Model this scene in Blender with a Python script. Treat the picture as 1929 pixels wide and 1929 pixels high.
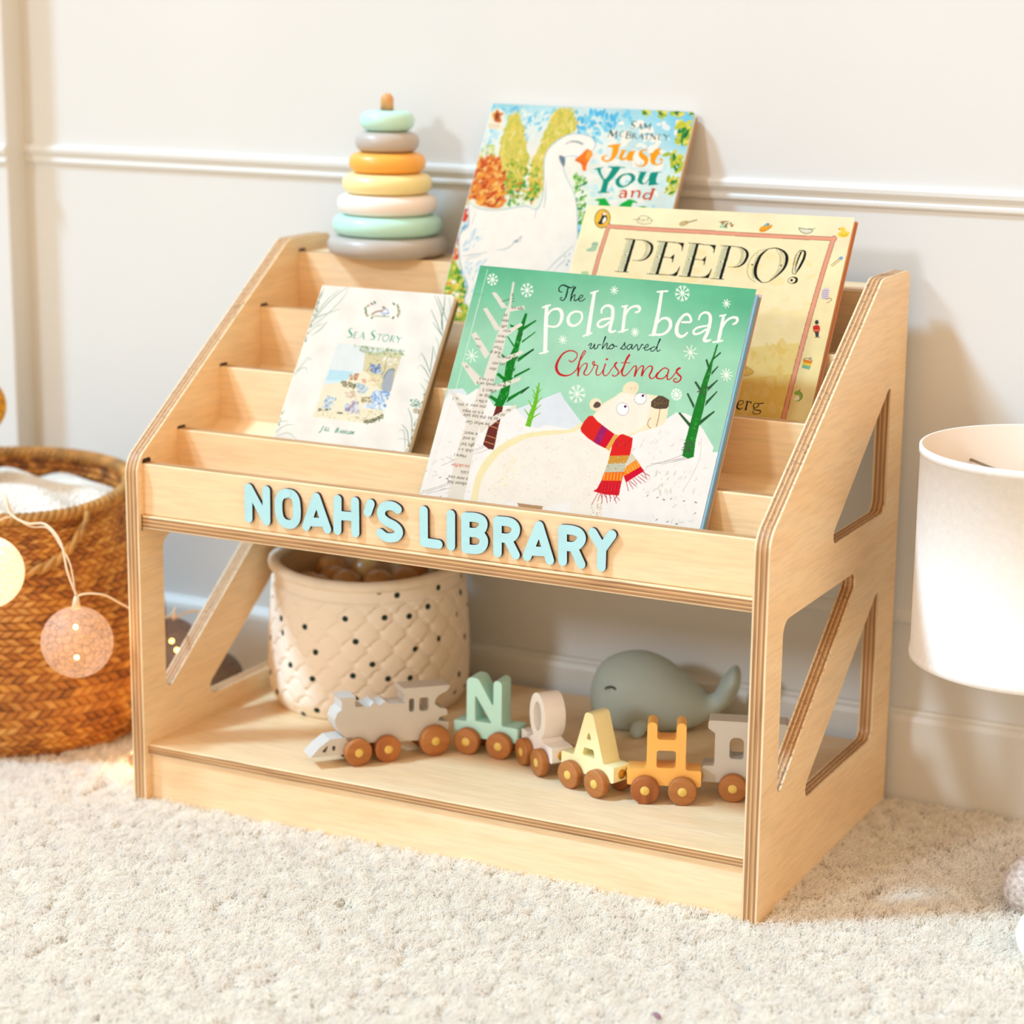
import bpy, bmesh, math, random, json
import numpy as np
from math import sin, cos, pi, radians, sqrt
from mathutils import Vector, Matrix
from mathutils.geometry import tessellate_polygon
for o in list(bpy.data.objects): bpy.data.objects.remove(o)
C = bpy.context.scene.collection
S = bpy.context.scene
MM = 0.001

# ------------------------------------------------------------------ camera, world, lights, exposure
cd = bpy.data.cameras.new('camera'); cam = bpy.data.objects.new('camera', cd); C.objects.link(cam)
cam.location = (1.16543, -1.56016, 0.71273); cam.rotation_mode = 'XYZ'; cam.rotation_euler = (1.344081, -0.010735, 0.468806)
cd.sensor_width = 36; cd.lens = 78.6874; cd.clip_start = 0.05; cd.clip_end = 50
cd.dof.use_dof = True; cd.dof.focus_distance = 1.80; cd.dof.aperture_fstop = 4.2
S.camera = cam
w = bpy.data.worlds.new('world'); S.world = w; w.use_nodes = True
_t = w.node_tree; _tc = _t.nodes.new('ShaderNodeTexCoord'); _sx = _t.nodes.new('ShaderNodeSeparateXYZ'); _mr = _t.nodes.new('ShaderNodeMapRange'); _mx = _t.nodes.new('ShaderNodeMix'); _mx.data_type = 'RGBA'
_t.links.new(_tc.outputs['Generated'], _sx.inputs[0]); _t.links.new(_sx.outputs[0], _mr.inputs[0]); _mr.inputs[1].default_value = -.7; _mr.inputs[2].default_value = .9     # room light: dim towards the left, warm and bright from the right
_t.links.new(_mr.outputs[0], _mx.inputs[0]); _mx.inputs[6].default_value = (.72, .60, .47, 1); _mx.inputs[7].default_value = (1.55, 1.03, .60, 1); _t.links.new(_mx.outputs[2], _t.nodes['Background'].inputs[0])
w.node_tree.nodes['Background'].inputs[1].default_value = 1.03
def sun(name, d, col, e, ang):
    l = bpy.data.lights.new(name, 'SUN'); l.energy = e; l.color = col; l.angle = radians(ang)
    o = bpy.data.objects.new(name, l); C.objects.link(o); o.rotation_euler = Vector(d).to_track_quat('-Z', 'Y').to_euler(); o.location = (-1.5, -1.5, 2.5)
sun('key_sun', (1.45, 1, -2.07), (.56, 1.0, 1.38), 2.55, 7)
sun('front_sun', (.38, 1, -.42), (.85, 1, 1.12), .75, 6)
S.view_settings.view_transform = 'Standard'; S.view_settings.look = 'None'
S.view_settings.exposure = 0.0; S.view_settings.gamma = 1.0; S.view_settings.use_curve_mapping = False

# ------------------------------------------------------------------ helpers
def lin(c):
    if isinstance(c, str): c = [int(c[i:i+2], 16) for i in (0, 2, 4)]
    return tuple(((v/255)/12.92 if v/255 <= .04045 else ((v/255+.055)/1.055)**2.4) for v in c)
class NT:
    def __init__(s, name):
        s.m = bpy.data.materials.new(name); s.m.use_nodes = True; s.t = s.m.node_tree; s.b = s.t.nodes['Principled BSDF']
    def n(s, typ, **kw):
        nd = s.t.nodes.new(typ)
        for k, v in kw.items():
            if k[0] == 'i' and k[1:].isdigit(): nd.inputs[int(k[1:])].default_value = v
            else: setattr(nd, k, v)
        return nd
    def l(s, a, ai, b, bi): s.t.links.new(a.outputs[ai], b.inputs[bi])
    def ramp(s, stops, interp='LINEAR'):
        r = s.n('ShaderNodeValToRGB'); e = r.color_ramp; e.interpolation = interp
        while len(e.elements) < len(stops): e.elements.new(.5)
        for el, (p, c) in zip(e.elements, stops): el.position = p; el.color = (*lin(c), 1)
        return r
def mat(name, col, rough=.5, var=.0, scale=30, bump=0, bscale=200, stretch=(1, 1, 1), col2=None, spec=.5, sss=0, metal=0, coat=0):
    t = NT(name); b = t.b; b.inputs['Roughness'].default_value = rough; b.inputs['Base Color'].default_value = (*lin(col), 1)
    b.inputs['Specular IOR Level'].default_value = spec; b.inputs['Metallic'].default_value = metal
    if coat: b.inputs['Coat Weight'].default_value = coat; b.inputs['Coat Roughness'].default_value = .15
    if sss: b.inputs['Subsurface Weight'].default_value = sss; b.inputs['Subsurface Scale'].default_value = .01
    if var or col2 or bump:
        tc = t.n('ShaderNodeTexCoord'); mp = t.n('ShaderNodeMapping'); mp.inputs[3].default_value = stretch; t.l(tc, 3, mp, 0)
    if var or col2:
        ns = t.n('ShaderNodeTexNoise'); ns.inputs['Scale'].default_value = scale; ns.inputs['Detail'].default_value = 5; t.l(mp, 0, ns, 0)
        c = [int(col[i:i+2], 16) for i in (0, 2, 4)]
        lo = [max(0, v*(1-var)) for v in c] if not col2 else col2
        r = t.ramp([(.3, lo), (.7, [min(255, v*(1+var*.5)) for v in c] if not col2 else col)]); t.l(ns, 0, r, 0); t.l(r, 0, b, 0)
    if bump:
        n2 = t.n('ShaderNodeTexNoise'); n2.inputs['Scale'].default_value = bscale; t.l(mp, 0, n2, 0)
        bp = t.n('ShaderNodeBump'); bp.inputs['Strength'].default_value = bump; bp.inputs['Distance'].default_value = .002; t.l(n2, 0, bp, 'Height'); t.l(bp, 0, b, 'Normal')
    return t.m
def tag(o, label=None, cat=None, group=None, kind=None):
    if label: o['label'] = label
    if cat: o['category'] = cat
    if group: o['group'] = group
    if kind: o['kind'] = kind
    return o
def thing(name, label, cat, loc=(0, 0, 0), rotz=0, group=None, matrix=None):
    o = bpy.data.objects.new(name, None); C.objects.link(o); o.empty_display_size = .02
    if matrix is not None: o.matrix_world = matrix
    else: o.location = [v*MM for v in loc]; o.rotation_euler = (0, 0, rotz)
    return tag(o, label, cat, group)
class MB:                                                   # collects one mesh, in millimetres
    def __init__(s): s.v = []; s.f = []; s.m = []; s.ply = []; s.smooth = []; s.uv = {}
    def vert(s, p, ply=0): s.v.append(tuple(p)); s.ply.append(ply); return len(s.v)-1
    def face(s, idx, m=0, sm=False): s.f.append(tuple(idx)); s.m.append(m); s.smooth.append(sm)
    def prism(s, outer, t0, t1, ax='x', holes=(), mf=0, me=0, mb=None, xf=None, sm_edge=False):
        """extrude a 2D outline (with holes) from t0 to t1 along ax; outline axes: x->(y,z) y->(x,z) z->(x,y)"""
        P = {'x': lambda a, b, t: (t, a, b), 'y': lambda a, b, t: (a, t, b), 'z': lambda a, b, t: (a, b, t)}[ax]
        if xf: P0 = P; P = lambda a, b, t: xf(P0(a, b, t))
        loops = [list(outer)]+[list(h) for h in holes]
        ids = []
        for L in loops: ids.append([(s.vert(P(a, b, t0), 0), s.vert(P(a, b, t1), 1)) for a, b in L])
        flat = [i for L in ids for i in L]
        tris = tessellate_polygon([[Vector((a, b, 0)) for a, b in L] for L in loops])
        for tr in tris:
            s.face([flat[i][0] for i in tr], mf); s.face([flat[i][1] for i in reversed(tr)], mf if mb is None else mb)
        for L in ids:
            n = len(L)
            for i in range(n):
                a, b = L[i], L[(i+1) % n]; s.face((a[0], b[0], b[1], a[1]), me, sm_edge)
        return s
    def box(s, x0, x1, y0, y1, z0, z1, m=0):
        return s.prism([(x0, z0), (x1, z0), (x1, z1), (x0, z1)], y0, y1, 'y', mf=m, me=m)
    def lathe(s, prof, c=(0, 0, 0), n=48, m=0, disp=None, close=False, ms=None):
        rows = []
        for j, (r, z) in enumerate(prof):
            row = []
            for i in range(n):
                a = 2*pi*i/n; rr, zz = (r, z) if disp is None else disp(r, z, a, j)
                row.append(s.vert((c[0]+rr*cos(a), c[1]+rr*sin(a), c[2]+zz)))
            rows.append(row)
        R = len(rows)
        for j in range(R if close else R-1):
            A, B = rows[j], rows[(j+1) % R]
            for i in range(n): s.face((A[i], A[(i+1) % n], B[(i+1) % n], B[i]), m if ms is None else ms(j), True)
        return s
    def sphere(s, c, r, m=0, n=20, sc=(1, 1, 1)):
        prof = [(max(.001, r*sin(pi*k/n)), -r*cos(pi*k/n)) for k in range(n+1)]
        k0 = len(s.v); s.lathe(prof, (0, 0, 0), n*2, m)
        for i in range(k0, len(s.v)): v = s.v[i]; s.v[i] = (c[0]+v[0]*sc[0], c[1]+v[1]*sc[1], c[2]+v[2]*sc[2])
        return s
    def tube(s, pts, r, m=0, n=10, closed=False):
        pts = [Vector(p) for p in pts]; N = len(pts); rows = []; up = Vector((0, 0, 1)); prev = None
        for i, p in enumerate(pts):
            a = pts[(i-1) % N] if (closed or i) else p; b = pts[(i+1) % N] if (closed or i < N-1) else p
            d = (b-a).normalized()
            if prev is None: u = d.cross(up if abs(d.z) < .9 else Vector((1, 0, 0))).normalized()
            else: u = (prev-d*prev.dot(d)).normalized()
            prev = u; v = d.cross(u); rr = r[i] if isinstance(r, (list, tuple)) else r
            rows.append([s.vert(p+(u*cos(2*pi*k/n)+v*sin(2*pi*k/n))*rr) for k in range(n)])
        for i in range(N if closed else N-1):
            A, B = rows[i], rows[(i+1) % N]
            for k in range(n): s.face((A[k], A[(k+1) % n], B[(k+1) % n], B[k]), m, True)
        if not closed:
            s.face(rows[0][::-1], m); s.face(rows[-1], m)
        return s
    def build(s, name, mats, parent=None, off=(0, 0, 0), bevel=0, seg=2, ang=38, subsurf=0, recalc=True):
        me = bpy.data.meshes.new(name)
        me.from_pydata([((x-off[0])*MM, (y-off[1])*MM, (z-off[2])*MM) for x, y, z in s.v], [], s.f)
        for m in (mats if isinstance(mats, (list, tuple)) else [mats]): me.materials.append(m)
        me.polygons.foreach_set('material_index', s.m); me.polygons.foreach_set('use_smooth', s.smooth)
        if any(s.ply): me.attributes.new('ply', 'FLOAT', 'POINT').data.foreach_set('value', s.ply)
        if recalc:
            b = bmesh.new(); b.from_mesh(me); bmesh.ops.recalc_face_normals(b, faces=b.faces[:]); b.to_mesh(me); b.free()
        me.update(); o = bpy.data.objects.new(name, me); C.objects.link(o)
        if parent: o.parent = parent
        if bevel:
            md = o.modifiers.new('soft_edges', 'BEVEL'); md.width = bevel*MM; md.segments = seg; md.limit_method = 'ANGLE'; md.angle_limit = radians(ang)
        if subsurf: md = o.modifiers.new('smooth', 'SUBSURF'); md.levels = md.render_levels = subsurf
        return o
def struct(o): o['kind'] = 'structure'; return o
def rounded(pts, rad, n=6):
    out = []; N = len(pts)
    for i, p in enumerate(pts):
        r = rad[i] if isinstance(rad, (list, tuple)) else rad
        p = Vector(p); a = (Vector(pts[i-1])-p); b = (Vector(pts[(i+1) % N])-p)
        if r <= 0: out.append(tuple(p)); continue
        la, lb = a.length, b.length; a.normalize(); b.normalize(); th = a.angle(b); d = min(r/math.tan(th/2), la*.49, lb*.49); r = d*math.tan(th/2)
        c = p+(a+b).normalized()*(r/sin(th/2)); s0 = p+a*d-c; s1 = p+b*d-c; a0 = math.atan2(s0.y, s0.x); a1 = math.atan2(s1.y, s1.x); da = (a1-a0+pi) % (2*pi)-pi
        for k in range(n+1): t = a0+da*k/n; out.append((c.x+r*cos(t), c.y+r*sin(t)))
    return out
def spline(p, k=6):
    if len(p) < 3: return p
    out = []; n = len(p)
    for i in range(n-1):
        a, b, c, d = p[max(i-1, 0)], p[i], p[i+1], p[min(i+2, n-1)]
        for j in range(k):
            t = j/k; out.append(tuple(.5*((2*b[q])+(-a[q]+c[q])*t+(2*a[q]-5*b[q]+4*c[q]-d[q])*t*t+(-a[q]+3*b[q]-3*c[q]+d[q])*t**3) for q in range(len(b))))
    return out+[tuple(p[-1])]
def ribbon(p, w):
    """closed outline of a stroke with round ends; w = one width or one per point"""
    N = len(p); ws = w if isinstance(w, (list, tuple)) else [w]*N; L = []; R = []
    for i in range(N):
        a, b = Vector(p[max(i-1, 0)][:2]), Vector(p[min(i+1, N-1)][:2]); d = b-a
        d = d.normalized() if d.length > 1e-9 else Vector((1, 0)); nx, ny = -d.y, d.x; h = ws[i]/2
        L.append((p[i][0]+nx*h, p[i][1]+ny*h)); R.append((p[i][0]-nx*h, p[i][1]-ny*h))
    return L, R

# ------------------------------------------------------------------ materials
def wood(name, a, b, c, axis='x', rough=.42):
    t = NT(name); tc = t.n('ShaderNodeTexCoord'); mp = t.n('ShaderNodeMapping')
    st = {'x': (2.2, 14, 14), 'y': (14, 2.2, 14), 'z': (14, 14, 2.2)}[axis]; mp.inputs[3].default_value = st; t.l(tc, 3, mp, 0)
    n1 = t.n('ShaderNodeTexNoise'); n1.inputs['Scale'].default_value = 1.3; n1.inputs['Detail'].default_value = 3; n1.inputs['Distortion'].default_value = 1.2; t.l(mp, 0, n1, 0)
    mp2 = t.n('ShaderNodeMapping'); mp2.inputs[3].default_value = [v*(9 if v > 3 else 5) for v in st]; t.l(tc, 3, mp2, 0)
    n2 = t.n('ShaderNodeTexNoise'); n2.inputs['Scale'].default_value = 3; n2.inputs['Detail'].default_value = 6; t.l(mp2, 0, n2, 0)
    r1 = t.ramp([(.36, b), (.5, a), (.66, c)]); t.l(n1, 0, r1, 0); r2 = t.ramp([(.35, [240]*3), (.6, [255]*3)]); t.l(n2, 0, r2, 0)
    mx = t.n('ShaderNodeMix', data_type='RGBA', blend_type='MULTIPLY'); mx.inputs[0].default_value = .8; t.l(r1, 0, mx, 6); t.l(r2, 0, mx, 7); t.l(mx, 2, t.b, 0)
    t.b.inputs['Roughness'].default_value = rough; t.b.inputs['Specular IOR Level'].default_value = .4
    bp = t.n('ShaderNodeBump'); bp.inputs['Strength'].default_value = .05; bp.inputs['Distance'].default_value = .001; t.l(n2, 0, bp, 'Height'); t.l(bp, 0, t.b, 'Normal')
    return t.m
def ply(name, axis):
    t = NT(name); at = t.n('ShaderNodeAttribute'); at.attribute_name = 'ply'
    tc = t.n('ShaderNodeTexCoord'); mp = t.n('ShaderNodeMapping'); st = {'x': (6, 160, 160), 'y': (160, 6, 160), 'z': (160, 160, 6)}[axis]; mp.inputs[3].default_value = st; t.l(tc, 3, mp, 0)
    ns = t.n('ShaderNodeTexNoise'); ns.inputs['Scale'].default_value = 2.5; ns.inputs['Detail'].default_value = 4; t.l(mp, 0, ns, 0)
    m1 = t.n('ShaderNodeMath', operation='MULTIPLY_ADD', i1=.05, i2=-.025); t.l(ns, 0, m1, 0)
    ad = t.n('ShaderNodeMath', operation='ADD'); t.l(at, 2, ad, 0); t.l(m1, 0, ad, 1)
    P, D, M2, K = 'eed4aa', 'a87a50', 'c99c6c', '7a5234'
    r = t.ramp([(0, P), (.10, P), (.14, D), (.27, D), (.30, M2), (.40, 'e3b980'), (.43, K), (.46, D), (.56, 'b5865a'), (.60, M2), (.70, 'e0b57c'), (.73, D), (.85, D), (.88, P), (1, P)]); t.l(ad, 0, r, 0)
    r2 = t.ramp([(.30, [170, 150, 135]), (.42, [232]*3), (.6, [255]*3)]); t.l(ns, 0, r2, 0)
    mx = t.n('ShaderNodeMix', data_type='RGBA', blend_type='MULTIPLY'); mx.inputs[0].default_value = .75; t.l(r, 0, mx, 6); t.l(r2, 0, mx, 7); t.l(mx, 2, t.b, 0)
    t.b.inputs['Roughness'].default_value = .55; return t.m
BA, BB, BC_ = 'f3d4a8', 'efcd9f', 'f5dab2'
WX, WY, WZ = wood('birch_along_x', BA, BB, BC_, 'x'), wood('birch_along_y', BA, BB, BC_, 'y'), wood('birch_along_z', BA, BB, BC_, 'z')
PX, PY, PZ = ply('ply_edge_x', 'x'), ply('ply_edge_y', 'y'), ply('ply_edge_z', 'z')
M_WALL = mat('wall_paint', 'd9dbda', .6, .015, 3, .03, 500)
M_TRIM = mat('trim_paint', 'dcdedc', .45)
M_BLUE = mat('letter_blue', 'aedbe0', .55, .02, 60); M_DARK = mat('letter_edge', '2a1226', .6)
def ink_mat():
    t = NT('printed_paper'); a = t.n('ShaderNodeAttribute'); a.attribute_name = 'ink'; tc = t.n('ShaderNodeTexCoord'); ns = t.n('ShaderNodeTexNoise'); ns.inputs['Scale'].default_value = 90; ns.inputs['Detail'].default_value = 5; t.l(tc, 3, ns, 0)
    r = t.ramp([(.3, [217, 214, 207]), (.65, [223, 220, 213])]); t.l(ns, 0, r, 0); mx = t.n('ShaderNodeMix', data_type='RGBA', blend_type='MULTIPLY'); mx.inputs[0].default_value = 1; t.l(a, 0, mx, 6); t.l(r, 0, mx, 7); t.l(mx, 2, t.b, 0)
    t.b.inputs['Roughness'].default_value = .6; t.b.inputs['Specular IOR Level'].default_value = .05; return t.m
M_INK = ink_mat(); M_PAGE = mat('page_edges', 'efe2cc', .8, .08, 30, stretch=(2, 900, 2))

# ------------------------------------------------------------------ room shell
WALLY = 346
struct(MB().box(-376, 1900, WALLY, WALLY+60, -10, 1900).build('wall_back', M_WALL))
struct(MB().box(-1500, -376, WALLY-30, WALLY+60, -10, 1900).build('wall_left', M_WALL, bevel=2))
struct(MB().box(-1500, 1900, -1700, WALLY+60, -30, -10).build('floor', mat('floor_boards', 'c9ae8a', .5, .1, 4)))
rail = [(0, 535), (2.4, 535.3), (3.2, 537), (3.2, 539.5), (1.8, 541), (2.0, 543), (3.6, 545), (5.0, 547.5), (5.2, 551), (4.4, 553.5), (0, 555)]
def run(name, prof, x0, x1, yw):
    m = MB(); m.prism([(yw-d, z) for d, z in prof], x0, x1, 'x'); return struct(m.build(name, M_TRIM))
run('trim_1', rail, -376, 1900, WALLY); run('trim_2', rail, -1500, -375.9, WALLY-30)
base = [(0, -9.9), (11, -9.9), (11, 74), (9.5, 79), (6, 81), (5, 83), (0, 84)]
run('baseboard_back', base, -376, 1900, WALLY); run('baseboard_left', base, -1500, -375.9, WALLY-30)
pm = [(0, 162), (3, 163), (5, 166), (5, 170), (3, 175), (0, 177)]
run('trim_3', pm, -376, 1900, WALLY)

# ------------------------------------------------------------------ rug
M_RUG = mat('rug_wool', 'fdf7ee', .95, .05, 40, spec=.1)
t_ = M_RUG.node_tree; tr = t_.nodes.new('ShaderNodeBsdfTranslucent'); tr.inputs[0].default_value = (*lin('fffcf8'), 1); ms_ = t_.nodes.new('ShaderNodeMixShader'); ms_.inputs[0].default_value = .5
t_.links.new(t_.nodes['Principled BSDF'].outputs[0], ms_.inputs[1]); t_.links.new(tr.outputs[0], ms_.inputs[2]); t_.links.new(ms_.outputs[0], t_.nodes['Material Output'].inputs[0])
nx, ny = 60, 40; m = MB(); X0, X1, Y0, Y1 = -620, 1150, -620, 330
for j in range(ny+1):
    for i in range(nx+1): x = X0+(X1-X0)*i/nx; y = Y0+(Y1-Y0)*j/ny; m.vert((x, y, -7.6+.5*sin(x*.021+1)*cos(y*.027)))
for j in range(ny):
    for i in range(nx): a = j*(nx+1)+i; m.face((a, a+1, a+nx+2, a+nx+1), 0, True)
k = len(m.v)
m.box(X0, X1, Y0, Y1, -9.9, -8.8)
rug = m.build('rug', M_RUG, recalc=False); tag(rug, 'cream deep pile rug under the plywood bookcase', 'rug', kind='stuff')
ps = rug.modifiers.new('pile', 'PARTICLE_SYSTEM').particle_system; st = ps.settings
st.type = 'HAIR'; st.use_advanced_hair = False; st.count = 26000; st.hair_length = .010; st.hair_step = 4; st.render_step = 3; st.display_step = 3
st.emit_from = 'FACE'; st.use_emit_random = True; st.use_even_distribution = True;
st.child_type = 'INTERPOLATED'; st.rendered_child_count = 22; st.child_percent = 2; st.clump_factor = .55; st.clump_shape = .2
st.roughness_1 = .004; st.roughness_1_size = .01; st.roughness_2 = .006; st.roughness_2_size = .01; st.roughness_endpoint = .006
st.kink = 'CURL'; st.kink_amplitude = .0016; st.kink_frequency = 2.5
st.root_radius = .55; st.tip_radius = .35; st.radius_scale = .0013; st.shape = .2; ps.seed = 5

# ------------------------------------------------------------------ bookcase
W, D, T = 600.0, 327.0, 13.2
bc = thing('bookcase', 'birch plywood children\'s bookcase with sloping sides standing on the cream rug', 'bookcase', (300, 160, -7))
OFF = (300, 160, -7)
prof = rounded([(0, -7), (D, -7), (D, 485), (251, 485), (0, 313)], [0, 0, 10, 20, 24], 8)
h1 = rounded([(135, 277), (288, 277), (288, 392)], [7, 12, 5])
h2 = rounded([(35.5, 240), (231, 240), (35.5, 92)], [13, 9, 6]); h3 = rounded([(88, 71.5), (280.5, 71.5), (280.5, 212)], [8, 10, 5])
for x0 in (0, W-T):
    MB().prism(prof, x0, x0+T, 'x', holes=[h1[::-1], h2[::-1], h3[::-1]], mf=0, me=1).build('side_panel', [WY, PZ], bc, OFF, bevel=1.1)
XI0, XI1 = T-2, W-T+2
def board_v(name, y0, y1, z0, z1):      # standing board: ply stripes through its thickness
    m = MB(); m.prism([(XI0, z0), (XI1, z0), (XI1, z1), (XI0, z1)], y0, y1, 'y', mf=0, me=1); return m.build(name, [WX, PX], bc, OFF, bevel=1.2)
def board_h(name, y0, y1, z0, z1):
    m = MB(); m.prism([(XI0, y0), (XI1, y0), (XI1, y1), (XI0, y1)], z0, z1, 'z', mf=0, me=1); return m.build(name, [WX, PX], bc, OFF, bevel=1.2)
board_h('bottom_shelf', 5.6, D-2, 42.6, 52.3); board_h('shelf', 5.0, 60, 252.3, 264)
fp = board_v('front_panel', 7.6, 19.6, 264.1, 310.2)
fl = 268; sl = .58
sb = MB(); sb.prism([(20.5, fl), (20.5, 264.1), (34, 264.1), (267, fl-8+sl*246.5), (279, fl-8+sl*258.5), (279, fl+sl*258.5)], XI0, XI1, 'x'); sb.build('pocket_floor', WX, bc, OFF, bevel=.8)
for y, z in ((61.4, 332), (130, 379), (199, 426), (267, 471.2)): board_v('divider', y, y+12, fl+sl*(y-20.5)-4, z)
board_h('top_shelf', 279.2, D, 459.5, 471)
board_v('kickboard', 8.4, 20.4, -7, 42.5)
# dark slot ends of the joints, cut a little taller than the boards
M_SLOT = mat('slot_dark', '3a220c', .8)
for y, z in ((7.6, 310.2), (61.4, 332), (130, 379), (199, 426), (267, 471.2)): MB().prism(rounded([(y, z-1), (y+12.5, z-1), (y+12.5, z+(4 if y < 20 else 2.4)), (y, z+(4 if y < 20 else 2.4))], [0, 0, 2.5, 2.5], 3), T-.05, T+.12, 'x').build('joint_slot', M_SLOT, bc, OFF)
MB().prism([(4.2, 250), (5.6, 250), (5.6, 265), (4.2, 265)], T-.05, T+.12, 'x').build('joint_slot', M_SLOT, bc, OFF)
LET = json.loads('''[["N",[[[125.8,301.0],[125.6,274.4]],[[126.3,301.0],[143.8,274.0]],[[143.9,301.0],[143.8,274.0]]]],["O",[[[164.8,300.8],[170.0,300.1],[173.2,296.6],[174.2,290.7],[174.4,284.2],[173.4,278.4],[170.1,274.9],[166.3,273.9],[161.7,274.6],[158.0,277.9],[156.4,283.0],[156.1,289.5],[156.8,294.8],[159.7,299.0],[164.8,300.8]]]],["A",[[[183.4,274.1],[193.6,300.5]],[[193.6,300.5],[204.3,274.1]],[[188.7,278.6],[200.7,279.5]]]],["H",[[[214.6,301.0],[214.2,274.3]],[[231.5,301.0],[231.7,274.1]],[[214.5,287.2],[231.8,288.0]]]],["apostrophe",[[[246.5,300.8],[243.6,293.1]]]],["S",[[[272.4,299.0],[268.6,300.9],[263.3,301.1],[258.8,299.0],[256.6,295.2],[257.5,290.5],[262.4,287.1],[268.6,285.0],[272.6,282.3],[273.5,278.9],[270.8,275.5],[265.9,274.0],[260.6,274.1],[255.8,276.8]]]],["L",[[[296.8,300.7],[297.1,273.9]],[[297.1,273.9],[310.8,273.8]]]],["I",[[[322.2,300.3],[322.4,273.8]]]],["B",[[[335.6,299.8],[335.9,273.4]],[[335.6,299.8],[344.9,300.4],[350.6,298.9],[352.1,295.3],[350.1,290.8],[345.0,287.9],[336.2,287.5]],[[345.0,287.9],[350.2,286.1],[352.8,281.7],[350.8,276.3],[345.1,273.7],[335.9,273.4]]]],["R",[[[364.9,299.9],[365.2,273.4]],[[364.9,299.9],[374.6,300.2],[379.7,298.5],[381.6,294.5],[379.3,289.1],[373.8,286.6],[365.6,286.4]],[[373.8,286.6],[381.6,273.7]]]],["A",[[[391.9,273.6],[402.4,300.2]],[[402.4,300.2],[412.2,273.1]],[[396.2,278.7],[408.8,279.6]]]],["R",[[[423.1,299.7],[423.6,273.6]],[[423.1,299.7],[431.9,300.0],[437.8,298.4],[439.9,294.0],[437.0,289.1],[432.1,286.6],[423.7,286.4]],[[432.6,286.7],[439.9,273.2]]]],["Y",[[[449.6,300.2],[457.7,288.6]],[[466.2,300.4],[457.7,287.9]],[[457.7,288.3],[457.5,273.2]]]]]''')
for ch, strokes in LET:
    m = MB(); lw = 7.7; lift = 0
    for st_ in strokes:
        closed = len(st_) > 4 and st_[0] == st_[-1]
        p = spline(st_, 5) if len(st_) > 2 and ch not in ('L',) else st_
        segs = [(p[i], p[i+1]) for i in range(len(p)-1)]
        for a, b in segs:                                    # each stroke piece: a capsule standing 3 mm proud
            a, b = Vector(a), Vector(b); d = (b-a)
            if d.length < 1e-6: continue
            th = math.atan2(d.y, d.x); o = []
            for k in range(9): o.append((b.x+lw/2*cos(th-pi/2+pi*k/8), b.y+lw/2*sin(th-pi/2+pi*k/8)))
            for k in range(9): o.append((a.x+lw/2*cos(th+pi/2+pi*k/8), a.y+lw/2*sin(th+pi/2+pi*k/8)))
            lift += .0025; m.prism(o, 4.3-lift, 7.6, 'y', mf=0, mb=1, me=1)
    m.build('apostrophe' if ch == 'apostrophe' else 'letter', [M_BLUE, M_DARK], fp, OFF, recalc=False)['label'] = 'pale blue %s on the front panel' % ('apostrophe' if ch == 'apostrophe' else 'letter '+ch)

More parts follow.
